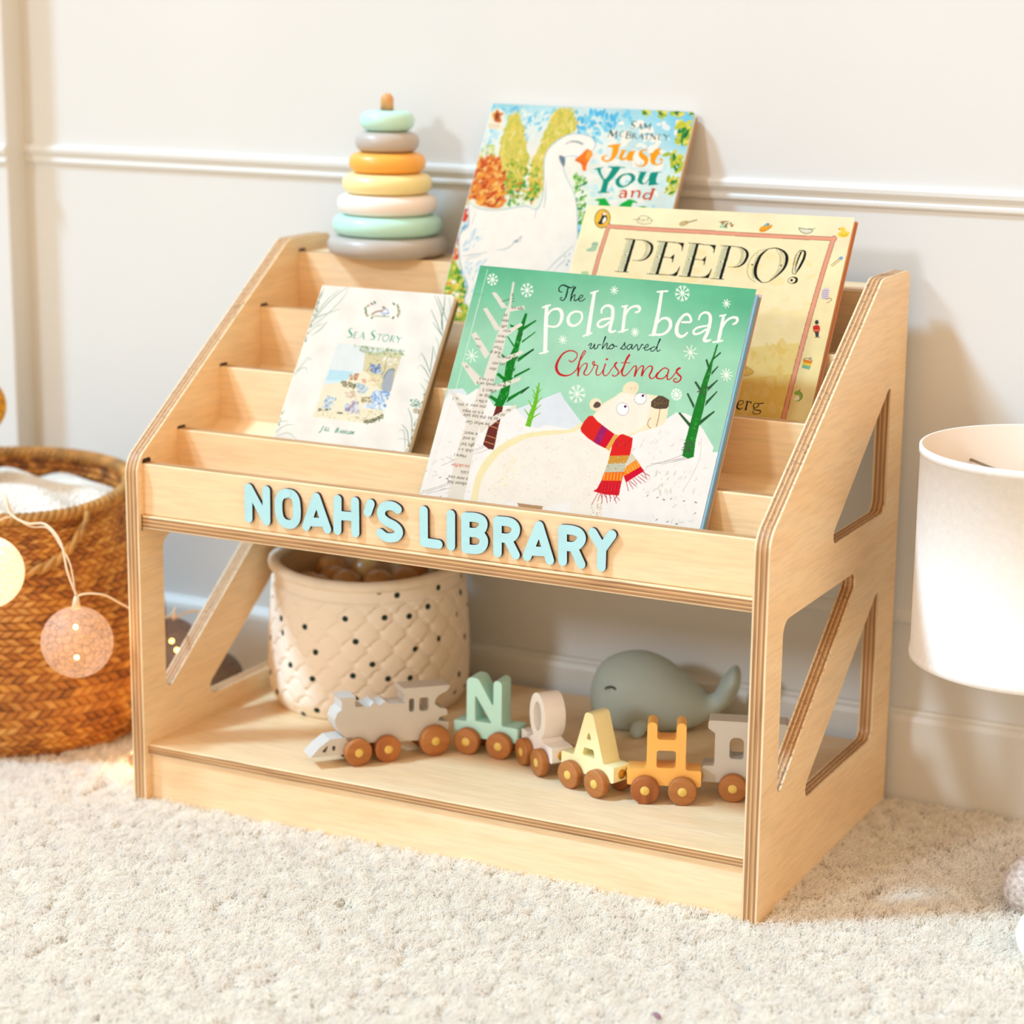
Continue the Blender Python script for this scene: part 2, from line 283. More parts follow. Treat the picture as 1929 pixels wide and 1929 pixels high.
# ------------------------------------------------------------------ books
ART = json.loads('''{"polar":[["G",0,[[0,["5cb189","74c19c","5ab38a"]],[0.06,["66b690","86c9a8","5db58c"]],[0.13,["7cc2a0","98d2b4","76c29e"]],[0.25,["9dd3b6","a9d9bf","9ad3b3"]],[0.5,["98d3b3","a9dac0","a4d6bb"]],[0.75,["9fd6ba","9ed4b8","a0d4b8"]],[1,["a8d9c0","a8d9c0","a8d9c0"]]]],
["P",1,"dfe4ee",[666,1323,677,1241,796,1180,1038,1049,1097,1114,1227,1228,1291,1284,1349,1349,1263,1430,712,1495]],
["P",1,"dde6ee",[3,1235,10,1135,143,1113,192,1152,267,1369,-3,1399]],
["P",2,"f3efee",[-35,1778,-10,1253,38,1173,129,1155,195,1173,278,1098,424,1189,470,1232,644,1213,801,1324,848,1375,934,1381,975,1344,1076,1349,1211,1357,1451,1332,1750,1357,1939,1218,2031,1168,2089,1112,2167,1109,2235,1130,2352,1225,2476,1365,2473,1403,2564,1392,2560,2024,2439,2161,10,2240]],
["D",3,"e8e4e2.e2dedb.eae8ee",70,235,3,5,3,[8,1561,367,1357,698,1320,818,1386,563,1817,503,2032,7,2047]],
["D",3,"e6e2dd.dfdcd6.ebe8ea",90,253,3,60,4,[1773,1386,2131,1157,2441,1400,2493,2003,1746,2041,1662,1712]],
["D",3,"d9dccb.dcd8d0",16,274,2.5,80,5,[2012,1637,2295,1571,2319,1798,2075,1829]],
["C",4,"b9b0ad",47,[1952,1590,2095,1527,2236,1455]],
["C",4,"b9b0ad",46,[1978,1564,2126,1521,2270,1469]],
["C",4,"b9b0ad",46,[2055,1554,2180,1519,2303,1475]],
["C",4,"b9b0ad",46,[2111,1524,2222,1495,2330,1456]],
["C",4,"b9b0ad",49,[-11,2074,148,2006,303,1930]],
["C",4,"b9b0ad",49,[16,2046,136,1997,254,1939]],
["C",4,"b9b0ad",49,[63,2060,197,2012,327,1955]],
["C",4,"b9b0ad",51,[187,2008,291,1978,391,1938]],
["C",4,"b9b0ad",50,[158,1722,206,1737,251,1743]],
["C",4,"b9b0ad",50,[130,1806,189,1772,246,1727]],
["C",4,"b9b0ad",49,[381,1655,441,1624,498,1584]],
["C",4,"b9b0ad",49,[377,1639,429,1614,480,1579]],
["C",4,"b9b0ad",49,[402,1668,471,1641,538,1604]],
["C",4,"cfc8c6",47,[2355,1302,2380,1468,2344,1642,2301,1754]],
["C",4,"857c7a",63,[2013,1834,2024,1822]],
["C",4,"857c7a",77,[2100,1834,2113,1829]],
["C",4,"857c7a",92,[2157,1842,2172,1844]],
["C",4,"857c7a",61,[2218,1834,2229,1822]],
["C",4,"857c7a",77,[2328,1835,2341,1830]],
["C",4,"857c7a",92,[2428,1829,2443,1832]],
["C",4,"857c7a",59,[1840,1968,1851,1955]],
["C",4,"857c7a",77,[1940,1985,1953,1980]],
["C",4,"857c7a",95,[2041,2010,2056,2013]],
["C",4,"857c7a",63,[2138,2020,2150,2008]],
["C",4,"857c7a",74,[2233,2020,2245,2015]],
["C",4,"857c7a",91,[2312,2024,2327,2027]],
["C",4,"857c7a",61,[2444,1926,2455,1914]],
["C",4,"857c7a",82,[142,1910,156,1905]],
["C",4,"857c7a",101,[211,1909,227,1912]],
["C",4,"857c7a",68,[190,2080,202,2067]],
["C",4,"857c7a",82,[251,2080,265,2075]],
["C",4,"857c7a",98,[340,2061,356,2064]],
["C",4,"857c7a",63,[394,2070,406,2057]],
["C",4,"857c7a",82,[-8,1872,6,1867]],
["C",4,"857c7a",95,[818,2007,834,2010]],
["C",4,"857c7a",63,[949,1998,961,1985]],
["Q",4,"f0e3b6",[476,2178,483,2071,471,1884,500,1745,569,1624,676,1518,808,1444,980,1396,1211,1357,1309,1290,1545,1381,1600,1469,1631,1653,1630,1840,1699,2140,1077,2224]],
["Q",5,"f3ebe2",[541,2170,544,2058,534,1885,579,1751,647,1631,758,1538,873,1468,1062,1422,1249,1376,1327,1328,1541,1397,1596,1485,1615,1655,1630,1840,1692,2141,1077,2224]],
["D",6,"ddd3c4.e6dccb.d3c8ba.f2e6d2.cfc4b4",330,82,2,35,6,[605,1971,615,1699,851,1511,1291,1411,1561,1568,1579,1893,1410,1993,798,2057]],
["D",6,"f1e3b8.f3ead0",40,190,2,60,7,[651,2013,694,1801,717,1638,880,1491,816,1754,785,2011]],
["P",6,"f3efee",[1160,2041,1264,1999,1378,1966,1386,2089,1190,2092]],
["P",6,"f3efee",[803,2044,873,2024,933,2063,841,2091]],
["P",7,"b58e6a",[905,2034,992,2035,1144,2031,1136,2063,1034,2067,935,2071]],
["P",6,"f3efee",[1699,2140,1619,1826,1654,1681,1860,1733,1983,1841,2089,2011,2115,2115]],
["D",7,"b39a7a.c9b596.a58b6c",60,76,1.5,80,8,[1556,1958,1646,1931,1672,2067,1571,2080]],
["Q",7,"f2e6c6",[1380,1231,1399,1179,1400,1154,1434,1112,1455,1092,1520,1044,1594,982,1712,992,1793,986,1847,986,1997,1007,2017,1103,2019,1183,2001,1225,1899,1280,1806,1316,1760,1349,1651,1355,1599,1355,1491,1306,1422,1264]],
["Q",8,"f4ecdf",[1400,1229,1416,1177,1444,1124,1523,1056,1598,997,1715,1005,1842,1005,1863,1090,1860,1177,1842,1259,1746,1332,1648,1346,1596,1343,1495,1299,1434,1262]],
["Q",7,"f2e2c2",[1594,1007,1583,952,1592,923,1618,900,1658,892,1695,901,1717,925,1720,962,1708,989,1709,1032,1621,1036]],
["D",9,"e2c7a2.d9b48e.ead6b6",26,67,2,20,9,[1643,946,1710,932,1716,957,1703,983,1649,995]],
["Q",8,"f2e2c2",[1434,1115,1435,1136,1428,1155,1413,1169,1394,1175,1372,1173,1351,1164,1335,1148,1326,1127,1325,1106,1332,1088,1346,1074,1366,1068,1388,1070,1408,1079,1425,1095]],
["Q",9,"5f4a44",[1362,1134,1375,1101,1398,1096,1426,1116,1413,1143,1379,1150]],
["D",9,"e3d5bd.d8c8b4.e8dcc8",70,52,2,30,10,[1569,1234,1572,1047,1721,1081,1814,1095,1875,1187,1751,1300,1637,1301]],
["Q",10,"8d7a92",[1668,1105,1678,1125,1681,1147,1674,1166,1661,1180,1641,1187,1619,1186,1598,1177,1581,1161,1570,1141,1568,1119,1574,1100,1588,1086,1607,1079,1629,1080,1650,1089]],
["Q",11,"fdfbfb",[1665,1107,1675,1126,1677,1146,1672,1164,1659,1178,1640,1184,1620,1183,1600,1174,1583,1159,1573,1140,1571,1120,1576,1102,1590,1088,1608,1082,1629,1083,1649,1092]],
["Q",12,"4a1456",[1654,1108,1654,1112,1652,1116,1649,1119,1645,1120,1641,1120,1636,1118,1633,1115,1631,1110,1631,1106,1633,1102,1636,1100,1640,1098,1644,1099,1648,1101,1652,1104]],
["Q",10,"8d7a92",[1800,1000,1809,1019,1810,1038,1803,1056,1789,1070,1770,1077,1749,1077,1729,1070,1714,1056,1705,1038,1704,1018,1711,1000,1725,986,1744,979,1765,979,1785,987]],
["Q",11,"fdfbfb",[1798,1002,1806,1019,1807,1037,1800,1054,1787,1067,1769,1074,1750,1074,1731,1067,1716,1054,1708,1037,1707,1019,1714,1002,1727,989,1745,982,1765,982,1783,989]],
["Q",12,"4a1456",[1783,1000,1783,1005,1781,1008,1778,1011,1774,1013,1770,1012,1766,1010,1762,1007,1760,1003,1760,999,1762,995,1765,992,1769,991,1773,991,1777,993,1781,996]],
["P",9,"5b4836",[1855,1044,1871,1021,1907,987,1948,987,2008,1013,2015,1067,2001,1088,1941,1098,1903,1098,1864,1086]],
["D",10,"8a713c.3b2f2a.a38a52.70563a",60,80,1.5,40,11,[1871,1045,1918,1003,1991,1020,1998,1075,1886,1081]],
["C",9,"a8655c",55,[1947,1096,1953,1185,1950,1250]],
["C",9,"b0625a",54,[1885,1181,1870,1219,1881,1251,1906,1267]],
["P",8,"d9231a",[1344,1226,1378,1219,1434,1262,1501,1298,1608,1352,1585,1412,1559,1481,1478,1456,1382,1412,1314,1367,1298,1337,1315,1276]],
["P",9,"a11a62",[1480,1289,1536,1319,1523,1383,1500,1463,1441,1439,1456,1372,1469,1321]],
["P",9,"d2062a",[1536,1319,1608,1352,1585,1412,1559,1481,1500,1463,1523,1383]],
["D",10,"b62a78.8b1450.a33a80",30,80,1.5,30,12,[1462,1371,1511,1359,1515,1427,1458,1428]],
["P",8,"e0a94a",[1609,1354,1644,1356,1619,1433,1597,1498,1559,1481]],
["P",8,"d9d2c0",[1784,1481,1851,1541,1777,1614,1775,1519]],
["P",8,"f08a1e",[1851,1541,1904,1595,1778,1694,1763,1674,1776,1611]],
["P",9,"d2062a",[1904,1595,1940,1629,1809,1743,1776,1694]],
["P",9,"dd1f1c",[1651,1357,1679,1343,1774,1367,1784,1444,1783,1513,1613,1539,1611,1453,1629,1395]],
["D",10,"b8193a.c23c2a.a3143f",30,99,2,20,13,[1624,1402,1760,1386,1769,1446,1627,1463]],
["P",9,"cf9334",[1613,1539,1783,1513,1771,1581,1613,1608]],
["P",9,"c3c3b2",[1613,1608,1771,1581,1772,1656,1601,1683]],
["D",10,"dadcd2.a9a386.c9c2a2.b68e4a",60,86,2,20,14,[1611,1551,1770,1526,1763,1650,1611,1675]],
["P",9,"ec6a14",[1601,1683,1772,1656,1769,1735,1593,1755]],
["P",9,"cf0f22",[1593,1755,1769,1735,1775,1857,1659,1865,1594,1858,1544,1850,1573,1827]],
["L",10,"f9a438",99,[1607,1690,1613,1745]],
["L",10,"e2343c",50,[1610,1767,1615,1846]],
["L",10,"f9a438",97,[1636,1687,1642,1741]],
["L",10,"e2343c",49,[1639,1763,1643,1842]],
["L",10,"f9a438",97,[1664,1683,1670,1738]],
["L",10,"e2343c",49,[1667,1760,1672,1839]],
["L",10,"f9a438",99,[1692,1680,1699,1734]],
["L",10,"e2343c",50,[1695,1756,1700,1835]],
["L",10,"f9a438",97,[1721,1676,1727,1731]],
["L",10,"e2343c",50,[1723,1753,1728,1831]],
["L",10,"f9a438",97,[1749,1673,1755,1727]],
["L",10,"e2343c",49,[1752,1749,1757,1828]],
["L",10,"fbb14a",87,[1778,1620,1811,1665]],
["L",10,"fbb14a",85,[1797,1605,1829,1649]],
["L",10,"fbb14a",85,[1816,1590,1848,1632]],
["L",10,"fbb14a",85,[1835,1575,1867,1616]],
["L",10,"fbb14a",85,[1854,1559,1885,1600]],
["L",8,"b52a3a",49,[1592,1861,1563,1957]],
["L",8,"b52a3a",49,[1612,1865,1605,1927]],
["L",8,"b52a3a",49,[1631,1865,1645,1937]],
["L",8,"b52a3a",49,[1618,1864,1644,1916]],
["L",8,"b52a3a",54,[1662,1864,1692,1931]],
["L",8,"b52a3a",50,[1647,1866,1681,1899]],
["L",8,"b52a3a",50,[1697,1863,1716,1918]],
["L",8,"b52a3a",49,[1692,1867,1716,1888]],
["L",8,"b52a3a",49,[1729,1862,1770,1924]],
["L",8,"b52a3a",48,[1747,1859,1791,1896]],
["L",8,"b52a3a",54,[1759,1859,1745,1902]],
["L",8,"b52a3a",50,[1812,1743,1848,1810]],
["L",8,"b52a3a",49,[1828,1730,1883,1787]],
["L",8,"b52a3a",54,[1839,1726,1899,1761]],
["L",8,"b52a3a",50,[1860,1708,1903,1742]],
["L",8,"b52a3a",54,[1875,1694,1942,1734]],
["L",8,"b52a3a",49,[1897,1679,1973,1718]],
["L",8,"b52a3a",49,[1918,1661,1982,1693]],
["L",8,"b52a3a",54,[1931,1641,1997,1663]],
["L",8,"b52a3a",50,[1939,1634,1972,1679]],
["P",6,"e5ddd2",[345,124,365,127,389,340,397,441,421,689,416,883,415,1057,392,1251,390,1487,394,1623,408,1864,414,2016,422,2148,263,2152,262,1963,238,1741,246,1595,258,1430,289,1125,306,977,316,801,328,633,339,530,351,399,365,323]],
["P",6,"e5ddd2",[176,239,215,232,362,361,310,370]],
["P",6,"e5ddd2",[134,389,168,377,351,557,304,573]],
["P",6,"e5ddd2",[88,630,123,602,306,783,281,834]],
["P",6,"e5ddd2",[64,893,103,878,317,1021,256,1076]],
["P",6,"e5ddd2",[0,1120,74,1158,311,1324,276,1392,181,1329]],
["P",6,"e5ddd2",[506,327,527,355,376,399,385,361]],
["P",6,"e5ddd2",[521,483,545,501,411,618,389,574]],
["P",6,"e5ddd2",[594,725,611,743,433,873,417,816]],
["P",6,"e5ddd2",[649,957,648,988,423,1120,407,1062]],
["P",6,"e5ddd2",[667,1200,682,1219,409,1485,384,1397]],
["T",7,"54483f","as s s",274,-72,1.0,0,[366,230]],
["T",7,"54483f","could",238,20,1.0,0,[295,316]],
["T",7,"54483f","age co",311,-172,1.0,0,[510,347]],
["T",7,"54483f","H",293,-172,1.0,0,[377,415]],
["T",7,"54483f","skin",292,-172,1.0,0,[403,467]],
["T",7,"54483f","uffi",313,-172,1.0,0,[400,515]],
["T",7,"54483f","who",292,-172,1.0,0,[448,557]],
["T",7,"54483f","reco",311,-172,1.0,0,[418,608]],
["T",7,"54483f","onct",332,-172,1.0,0,[412,657]],
["T",7,"54483f","Thur",311,-172,1.0,0,[409,708]],
["T",7,"54483f","due p",332,-172,1.0,0,[410,756]],
["T",7,"54483f","up a peak in",311,-173,1.0,0,[591,791]],
["T",7,"54483f","uts stri",311,-172,1.0,0,[475,851]],
["T",7,"54483f","also",311,-172,1.0,0,[407,902]],
["T",7,"54483f","to f ve a",311,-172,1.0,0,[410,1001]],
["T",7,"54483f","ation levels on a",311,-173,1.0,0,[536,1039]],
["T",7,"54483f","affect h",332,-172,1.0,0,[459,1093]],
["T",7,"54483f","ship w",332,-172,1.0,0,[429,1142]],
["T",7,"54483f","n life r",299,-172,1.0,0,[400,1194]],
["T",7,"54483f","you your o",316,-172,1.0,0,[403,1241]],
["T",7,"54483f","e is an impa",311,-172,1.0,0,[395,1296]],
["T",7,"54483f","to be the top sale",332,-172,1.0,0,[538,1330]],
["T",7,"54483f","be what Gar",332,-172,1.0,0,[477,1387]],
["T",7,"54483f","ter",264,-172,1.0,0,[635,1247]],
["T",7,"54483f","isn t",292,-172,1.0,0,[595,1292]],
["T",7,"54483f","e want",329,-172,1.0,0,[389,1483]],
["T",7,"54483f","is und",329,-172,1.0,0,[373,1530]],
["T",7,"54483f","ght be?",329,-172,1.0,0,[383,1583]],
["T",7,"54483f","club is c",314,-172,1.0,0,[387,1633]],
["T",7,"54483f","Here i",329,-172,1.0,0,[339,1685]],
["T",7,"54483f","you",311,-172,1.0,0,[192,1246]],
["T",7,"54483f","n, I",311,-172,1.0,0,[125,1198]],
["T",7,"54483f","rou",256,-172,1.0,0,[187,656]],
["T",7,"54483f","Tu",256,-172,1.0,0,[211,719]],
["T",7,"54483f","th",256,-172,1.0,0,[142,911]],
["T",7,"c8402f","co.uk/for",342,-173,1.0,0,[393,1770]],
["T",7,"54483f","cials",334,-173,1.0,0,[400,1824]],
["T",7,"54483f","s new cou",326,-173,1.0,0,[407,1878]],
["T",7,"54483f","obson has",330,-173,1.0,0,[410,1922]],
["P",5,"10781a",[536,394,561,396,560,518,563,675,561,831,569,1013,581,1130,551,1235,473,1233,495,1103,494,957,481,839,513,707,516,541]],
["P",5,"10781a",[651,443,659,454,563,546,550,519]],
["P",5,"10781a",[423,504,432,526,549,556,542,531]],
["P",5,"10781a",[673,547,680,553,577,660,574,641]],
["P",5,"10781a",[426,616,434,612,515,687,511,703]],
["P",5,"10781a",[696,696,706,708,585,832,579,792]],
["P",5,"10781a",[705,869,716,881,585,975,587,947]],
["P",5,"10781a",[418,960,436,940,511,983,520,1018]],
["P",5,"10781a",[739,1031,750,1039,578,1194,580,1148]],
["P",5,"10781a",[403,1163,423,1146,528,1186,529,1227]],
["P",5,"10781a",[406,778,419,772,471,803,467,822]],
["D",6,"2f9a35.177020.3aa83e",60,156,2.5,-70,15,[487,1213,493,884,526,651,549,556,575,830,563,1141]],
["D",6,"4a5a30.3b3a2c",14,128,1.6,-70,16,[531,669,518,550,556,547,568,665]],
["P",6,"2b3b30",[703,696,701,711,629,783,632,760]],
["P",6,"2b3b30",[746,1032,751,1039,688,1109,691,1082]],
["P",5,"6b2b1d",[492,1231,557,1234,561,1341,564,1449,572,1574,570,1612,520,1609,463,1578,473,1405,490,1295]],
["L",6,"dd9a6a",56,[484,1411,567,1427]],
["L",6,"dd9a6a",55,[479,1497,572,1513]],
["L",6,"dd9a6a",56,[469,1549,563,1566]],
["L",6,"dd9a6a",55,[517,1373,567,1377]],
["P",5,"6dbb22",[824,986,835,989,859,1163,855,1254,851,1380,802,1372,809,1259,825,1140,824,1049]],
["L",5,"6dbb22",[55,128],[807,1019,843,1065]],
["L",5,"6dbb22",[56,130],[864,1040,838,1084]],
["L",5,"6dbb22",[55,128],[783,1054,836,1111]],
["L",5,"6dbb22",[55,128],[801,1097,836,1147]],
["L",5,"6dbb22",[56,130],[884,1115,846,1183]],
["L",5,"6dbb22",[59,137],[773,1150,832,1220]],
["L",5,"6dbb22",[55,128],[896,1177,846,1237]],
["L",5,"6dbb22",[55,128],[754,1229,816,1285]],
["L",5,"6dbb22",[55,128],[910,1247,852,1294]],
["D",6,"b9d84a.d6d94a.4f9f1c",24,74,1.5,-70,17,[812,1357,822,1077,836,1039,846,1309]],
["P",5,"1f7a24",[2296,500,2310,503,2300,659,2305,752,2300,838,2311,939,2316,1049,2313,1194,2311,1312,2328,1462,2284,1481,2231,1465,2228,1339,2231,1212,2235,1067,2245,930,2254,809,2272,687,2288,608]],
["P",5,"2f5a30",[2344,562,2353,572,2299,637,2295,621]],
["P",5,"2f5a30",[2232,642,2246,634,2285,703,2284,737]],
["P",5,"2f5a30",[2350,682,2357,687,2313,769,2309,739]],
["P",5,"2f5a30",[2183,842,2196,829,2262,894,2258,920]],
["P",5,"2f5a30",[2373,798,2381,804,2313,909,2311,867]],
["P",5,"2f5a30",[2142,945,2153,935,2233,1033,2233,1067]],
["P",5,"2f5a30",[2392,892,2399,899,2323,1033,2321,989]],
["P",5,"2f5a30",[2110,1115,2125,1106,2241,1194,2233,1220]],
["P",5,"2f5a30",[2406,1061,2417,1069,2315,1195,2313,1151]],
["D",6,"1fa325.1b8f1e.3db03a",70,114,3,10,18,[2266,1444,2259,1166,2276,952,2278,747,2295,745,2298,1043,2314,1396]],
["D",6,"4d4a3c.5a4a4a.2f6b2f",22,130,4,12,489,[2236,871,2307,863,2309,927,2234,935]],
["D",6,"4d4a3c.5a4a4a.2f6b2f",22,130,4,12,1029,[2222,1331,2293,1323,2295,1365,2220,1374]],
["D",6,"4d4a3c.5a4a4a.2f6b2f",22,130,4,12,1099,[2220,1391,2291,1382,2294,1424,2219,1433]],
["L",4,"f4f7f1",80,[151,120,203,126]],
["L",4,"f4f7f1",64,[183,124,200,116]],
["L",4,"f4f7f1",64,[183,124,201,136]],
["L",4,"f4f7f1",80,[151,120,191,162]],
["L",4,"f4f7f1",64,[176,146,196,153]],
["L",4,"f4f7f1",64,[176,146,182,166]],
["L",4,"f4f7f1",80,[151,120,156,173]],
["L",4,"f4f7f1",64,[154,153,166,171]],
["L",4,"f4f7f1",64,[154,153,145,169]],
["L",4,"f4f7f1",80,[151,120,118,153]],
["L",4,"f4f7f1",64,[131,140,127,159]],
["L",4,"f4f7f1",64,[131,140,111,143]],
["L",4,"f4f7f1",80,[151,120,100,114]],
["L",4,"f4f7f1",64,[119,116,103,125]],
["L",4,"f4f7f1",64,[119,116,101,104]],
["L",4,"f4f7f1",80,[151,120,112,78]],
["L",4,"f4f7f1",64,[127,94,107,87]],
["L",4,"f4f7f1",64,[127,94,121,74]],
["L",4,"f4f7f1",80,[151,120,147,68]],
["L",4,"f4f7f1",64,[149,88,137,69]],
["L",4,"f4f7f1",64,[149,88,158,72]],
["L",4,"f4f7f1",80,[151,120,185,88]],
["L",4,"f4f7f1",64,[172,100,175,81]],
["L",4,"f4f7f1",64,[172,100,191,98]],
["L",4,"f4f7f1",79,[499,188,559,195]],
["L",4,"f4f7f1",63,[536,192,556,182]],
["L",4,"f4f7f1",63,[536,192,558,207]],
["L",4,"f4f7f1",79,[499,188,545,236]],
["L",4,"f4f7f1",63,[528,218,551,226]],
["L",4,"f4f7f1",63,[528,218,535,241]],
["L",4,"f4f7f1",79,[499,188,504,249]],
["L",4,"f4f7f1",63,[502,226,516,247]],
["L",4,"f4f7f1",63,[502,226,491,244]],
["L",4,"f4f7f1",79,[499,188,461,226]],
["L",4,"f4f7f1",64,[475,211,471,233]],
["L",4,"f4f7f1",64,[475,211,453,214]],
["L",4,"f4f7f1",79,[499,188,440,180]],
["L",4,"f4f7f1",64,[462,183,443,193]],
["L",4,"f4f7f1",64,[462,183,441,169]],
["L",4,"f4f7f1",79,[499,188,454,139]],
["L",4,"f4f7f1",63,[471,157,448,149]],
["L",4,"f4f7f1",63,[471,157,464,134]],
["L",4,"f4f7f1",79,[499,188,495,126]],
["L",4,"f4f7f1",64,[496,149,483,128]],
["L",4,"f4f7f1",64,[496,149,508,131]],
["L",4,"f4f7f1",79,[499,188,538,149]],
["L",4,"f4f7f1",63,[523,164,527,142]],
["L",4,"f4f7f1",63,[523,164,546,161]],
["L",4,"f4f7f1",78,[145,817,205,823]],
["L",4,"f4f7f1",78,[145,817,191,864]],
["L",4,"f4f7f1",78,[145,817,150,878]],
["L",4,"f4f7f1",78,[145,817,106,855]],
["L",4,"f4f7f1",78,[145,817,85,810]],
["L",4,"f4f7f1",78,[145,817,99,769]],
["L",4,"f4f7f1",78,[145,817,140,756]],
["L",4,"f4f7f1",78,[145,817,184,778]],
["L",4,"f4f7f1",76,[1192,1049,1267,1057]],
["L",4,"f4f7f1",60,[1238,1054,1263,1041]],
["L",4,"f4f7f1",60,[1238,1054,1265,1072]],
["L",4,"f4f7f1",76,[1192,1049,1249,1109]],
["L",4,"f4f7f1",60,[1227,1087,1256,1096]],
["L",4,"f4f7f1",60,[1227,1087,1236,1116]],
["L",4,"f4f7f1",76,[1192,1049,1198,1127]],
["L",4,"f4f7f1",61,[1195,1097,1213,1124]],
["L",4,"f4f7f1",61,[1195,1097,1181,1121]],
["L",4,"f4f7f1",76,[1192,1049,1143,1099]],
["L",4,"f4f7f1",60,[1162,1080,1157,1108]],
["L",4,"f4f7f1",60,[1162,1080,1133,1084]],
["L",4,"f4f7f1",76,[1192,1049,1117,1042]],
["L",4,"f4f7f1",60,[1146,1045,1121,1058]],
["L",4,"f4f7f1",60,[1146,1045,1119,1027]],
["L",4,"f4f7f1",76,[1192,1049,1135,989]],
["L",4,"f4f7f1",60,[1157,1012,1127,1002]],
["L",4,"f4f7f1",60,[1157,1012,1148,983]],
["L",4,"f4f7f1",76,[1192,1049,1187,972]],
["L",4,"f4f7f1",61,[1189,1001,1172,975]],
["L",4,"f4f7f1",61,[1189,1001,1203,978]],
["L",4,"f4f7f1",76,[1192,1049,1241,1000]],
["L",4,"f4f7f1",60,[1222,1019,1228,991]],
["L",4,"f4f7f1",60,[1222,1019,1251,1015]],
["L",4,"f4f7f1",77,[1291,118,1327,123]],
["L",4,"f4f7f1",77,[1291,118,1318,148]],
["L",4,"f4f7f1",77,[1291,118,1294,155]],
["L",4,"f4f7f1",77,[1291,118,1268,141]],
["L",4,"f4f7f1",77,[1291,118,1256,114]],
["L",4,"f4f7f1",77,[1291,118,1265,89]],
["L",4,"f4f7f1",77,[1291,118,1289,81]],
["L",4,"f4f7f1",77,[1291,118,1315,95]],
["L",4,"f4f7f1",75,[1897,93,1961,102]],
["L",4,"f4f7f1",60,[1937,98,1958,87]],
["L",4,"f4f7f1",60,[1937,98,1960,115]],
["L",4,"f4f7f1",75,[1897,93,1949,144]],
["L",4,"f4f7f1",59,[1929,125,1955,131]],
["L",4,"f4f7f1",59,[1929,125,1939,150]],
["L",4,"f4f7f1",75,[1897,93,1912,162]],
["L",4,"f4f7f1",60,[1907,136,1925,158]],
["L",4,"f4f7f1",60,[1907,136,1898,159]],
["L",4,"f4f7f1",75,[1897,93,1869,149]],
["L",4,"f4f7f1",61,[1879,128,1881,154]],
["L",4,"f4f7f1",61,[1879,128,1857,137]],
["L",4,"f4f7f1",75,[1897,93,1838,109]],
["L",4,"f4f7f1",60,[1861,103,1846,122]],
["L",4,"f4f7f1",60,[1861,103,1835,95]],
["L",4,"f4f7f1",75,[1897,93,1835,62]],
["L",4,"f4f7f1",60,[1859,74,1834,76]],
["L",4,"f4f7f1",60,[1859,74,1842,51]],
["L",4,"f4f7f1",75,[1897,93,1861,29]],
["L",4,"f4f7f1",60,[1875,54,1852,38]],
["L",4,"f4f7f1",60,[1875,54,1874,28]],
["L",4,"f4f7f1",75,[1897,93,1904,27]],
["L",4,"f4f7f1",60,[1902,52,1891,27]],
["L",4,"f4f7f1",60,[1902,52,1918,35]],
["L",4,"f4f7f1",75,[1897,93,1944,55]],
["L",4,"f4f7f1",60,[1926,70,1933,46]],
["L",4,"f4f7f1",60,[1926,70,1951,69]],
["L",4,"f4f7f1",74,[2297,146,2331,151]],
["L",4,"f4f7f1",74,[2297,146,2322,175]],
["L",4,"f4f7f1",74,[2297,146,2299,183]],
["L",4,"f4f7f1",74,[2297,146,2275,169]],
["L",4,"f4f7f1",74,[2297,146,2264,142]],
["L",4,"f4f7f1",74,[2297,146,2272,118]],
["L",4,"f4f7f1",74,[2297,146,2295,110]],
["L",4,"f4f7f1",74,[2297,146,2320,124]],
["L",4,"f4f7f1",76,[1567,467,1602,471]],
["L",4,"f4f7f1",76,[1567,467,1597,492]],
["L",4,"f4f7f1",76,[1567,467,1580,503]],
["L",4,"f4f7f1",76,[1567,467,1559,500]],
["L",4,"f4f7f1",76,[1567,467,1541,485]],
["L",4,"f4f7f1",76,[1567,467,1533,463]],
["L",4,"f4f7f1",76,[1567,467,1538,442]],
["L",4,"f4f7f1",76,[1567,467,1554,431]],
["L",4,"f4f7f1",76,[1567,467,1576,433]],
["L",4,"f4f7f1",76,[1567,467,1594,449]],
["L",4,"f4f7f1",77,[941,594,977,598]],
["L",4,"f4f7f1",77,[941,594,968,623]],
["L",4,"f4f7f1",77,[941,594,944,631]],
["L",4,"f4f7f1",77,[941,594,918,617]],
["L",4,"f4f7f1",77,[941,594,905,590]],
["L",4,"f4f7f1",77,[941,594,914,565]],
["L",4,"f4f7f1",77,[941,594,938,557]],
["L",4,"f4f7f1",77,[941,594,964,571]],
["L",4,"f4f7f1",73,[2089,593,2148,600]],
["L",4,"f4f7f1",73,[2089,593,2133,642]],
["L",4,"f4f7f1",73,[2089,593,2093,656]],
["L",4,"f4f7f1",73,[2089,593,2050,632]],
["L",4,"f4f7f1",73,[2089,593,2030,586]],
["L",4,"f4f7f1",73,[2089,593,2044,543]],
["L",4,"f4f7f1",73,[2089,593,2085,530]],
["L",4,"f4f7f1",73,[2089,593,2128,553]],
["L",4,"f4f7f1",73,[2440,750,2490,755]],
["L",4,"f4f7f1",73,[2440,750,2482,786]],
["L",4,"f4f7f1",73,[2440,750,2458,802]],
["L",4,"f4f7f1",73,[2440,750,2428,799]],
["L",4,"f4f7f1",73,[2440,750,2402,776]],
["L",4,"f4f7f1",73,[2440,750,2390,744]],
["L",4,"f4f7f1",73,[2440,750,2398,714]],
["L",4,"f4f7f1",73,[2440,750,2422,697]],
["L",4,"f4f7f1",73,[2440,750,2453,701]],
["L",4,"f4f7f1",73,[2440,750,2479,723]],
["L",4,"f4f7f1",73,[2057,960,2104,965]],
["L",4,"f4f7f1",59,[2086,963,2101,955]],
["L",4,"f4f7f1",59,[2086,963,2102,974]],
["L",4,"f4f7f1",73,[2057,960,2097,993]],
["L",4,"f4f7f1",59,[2082,980,2100,983]],
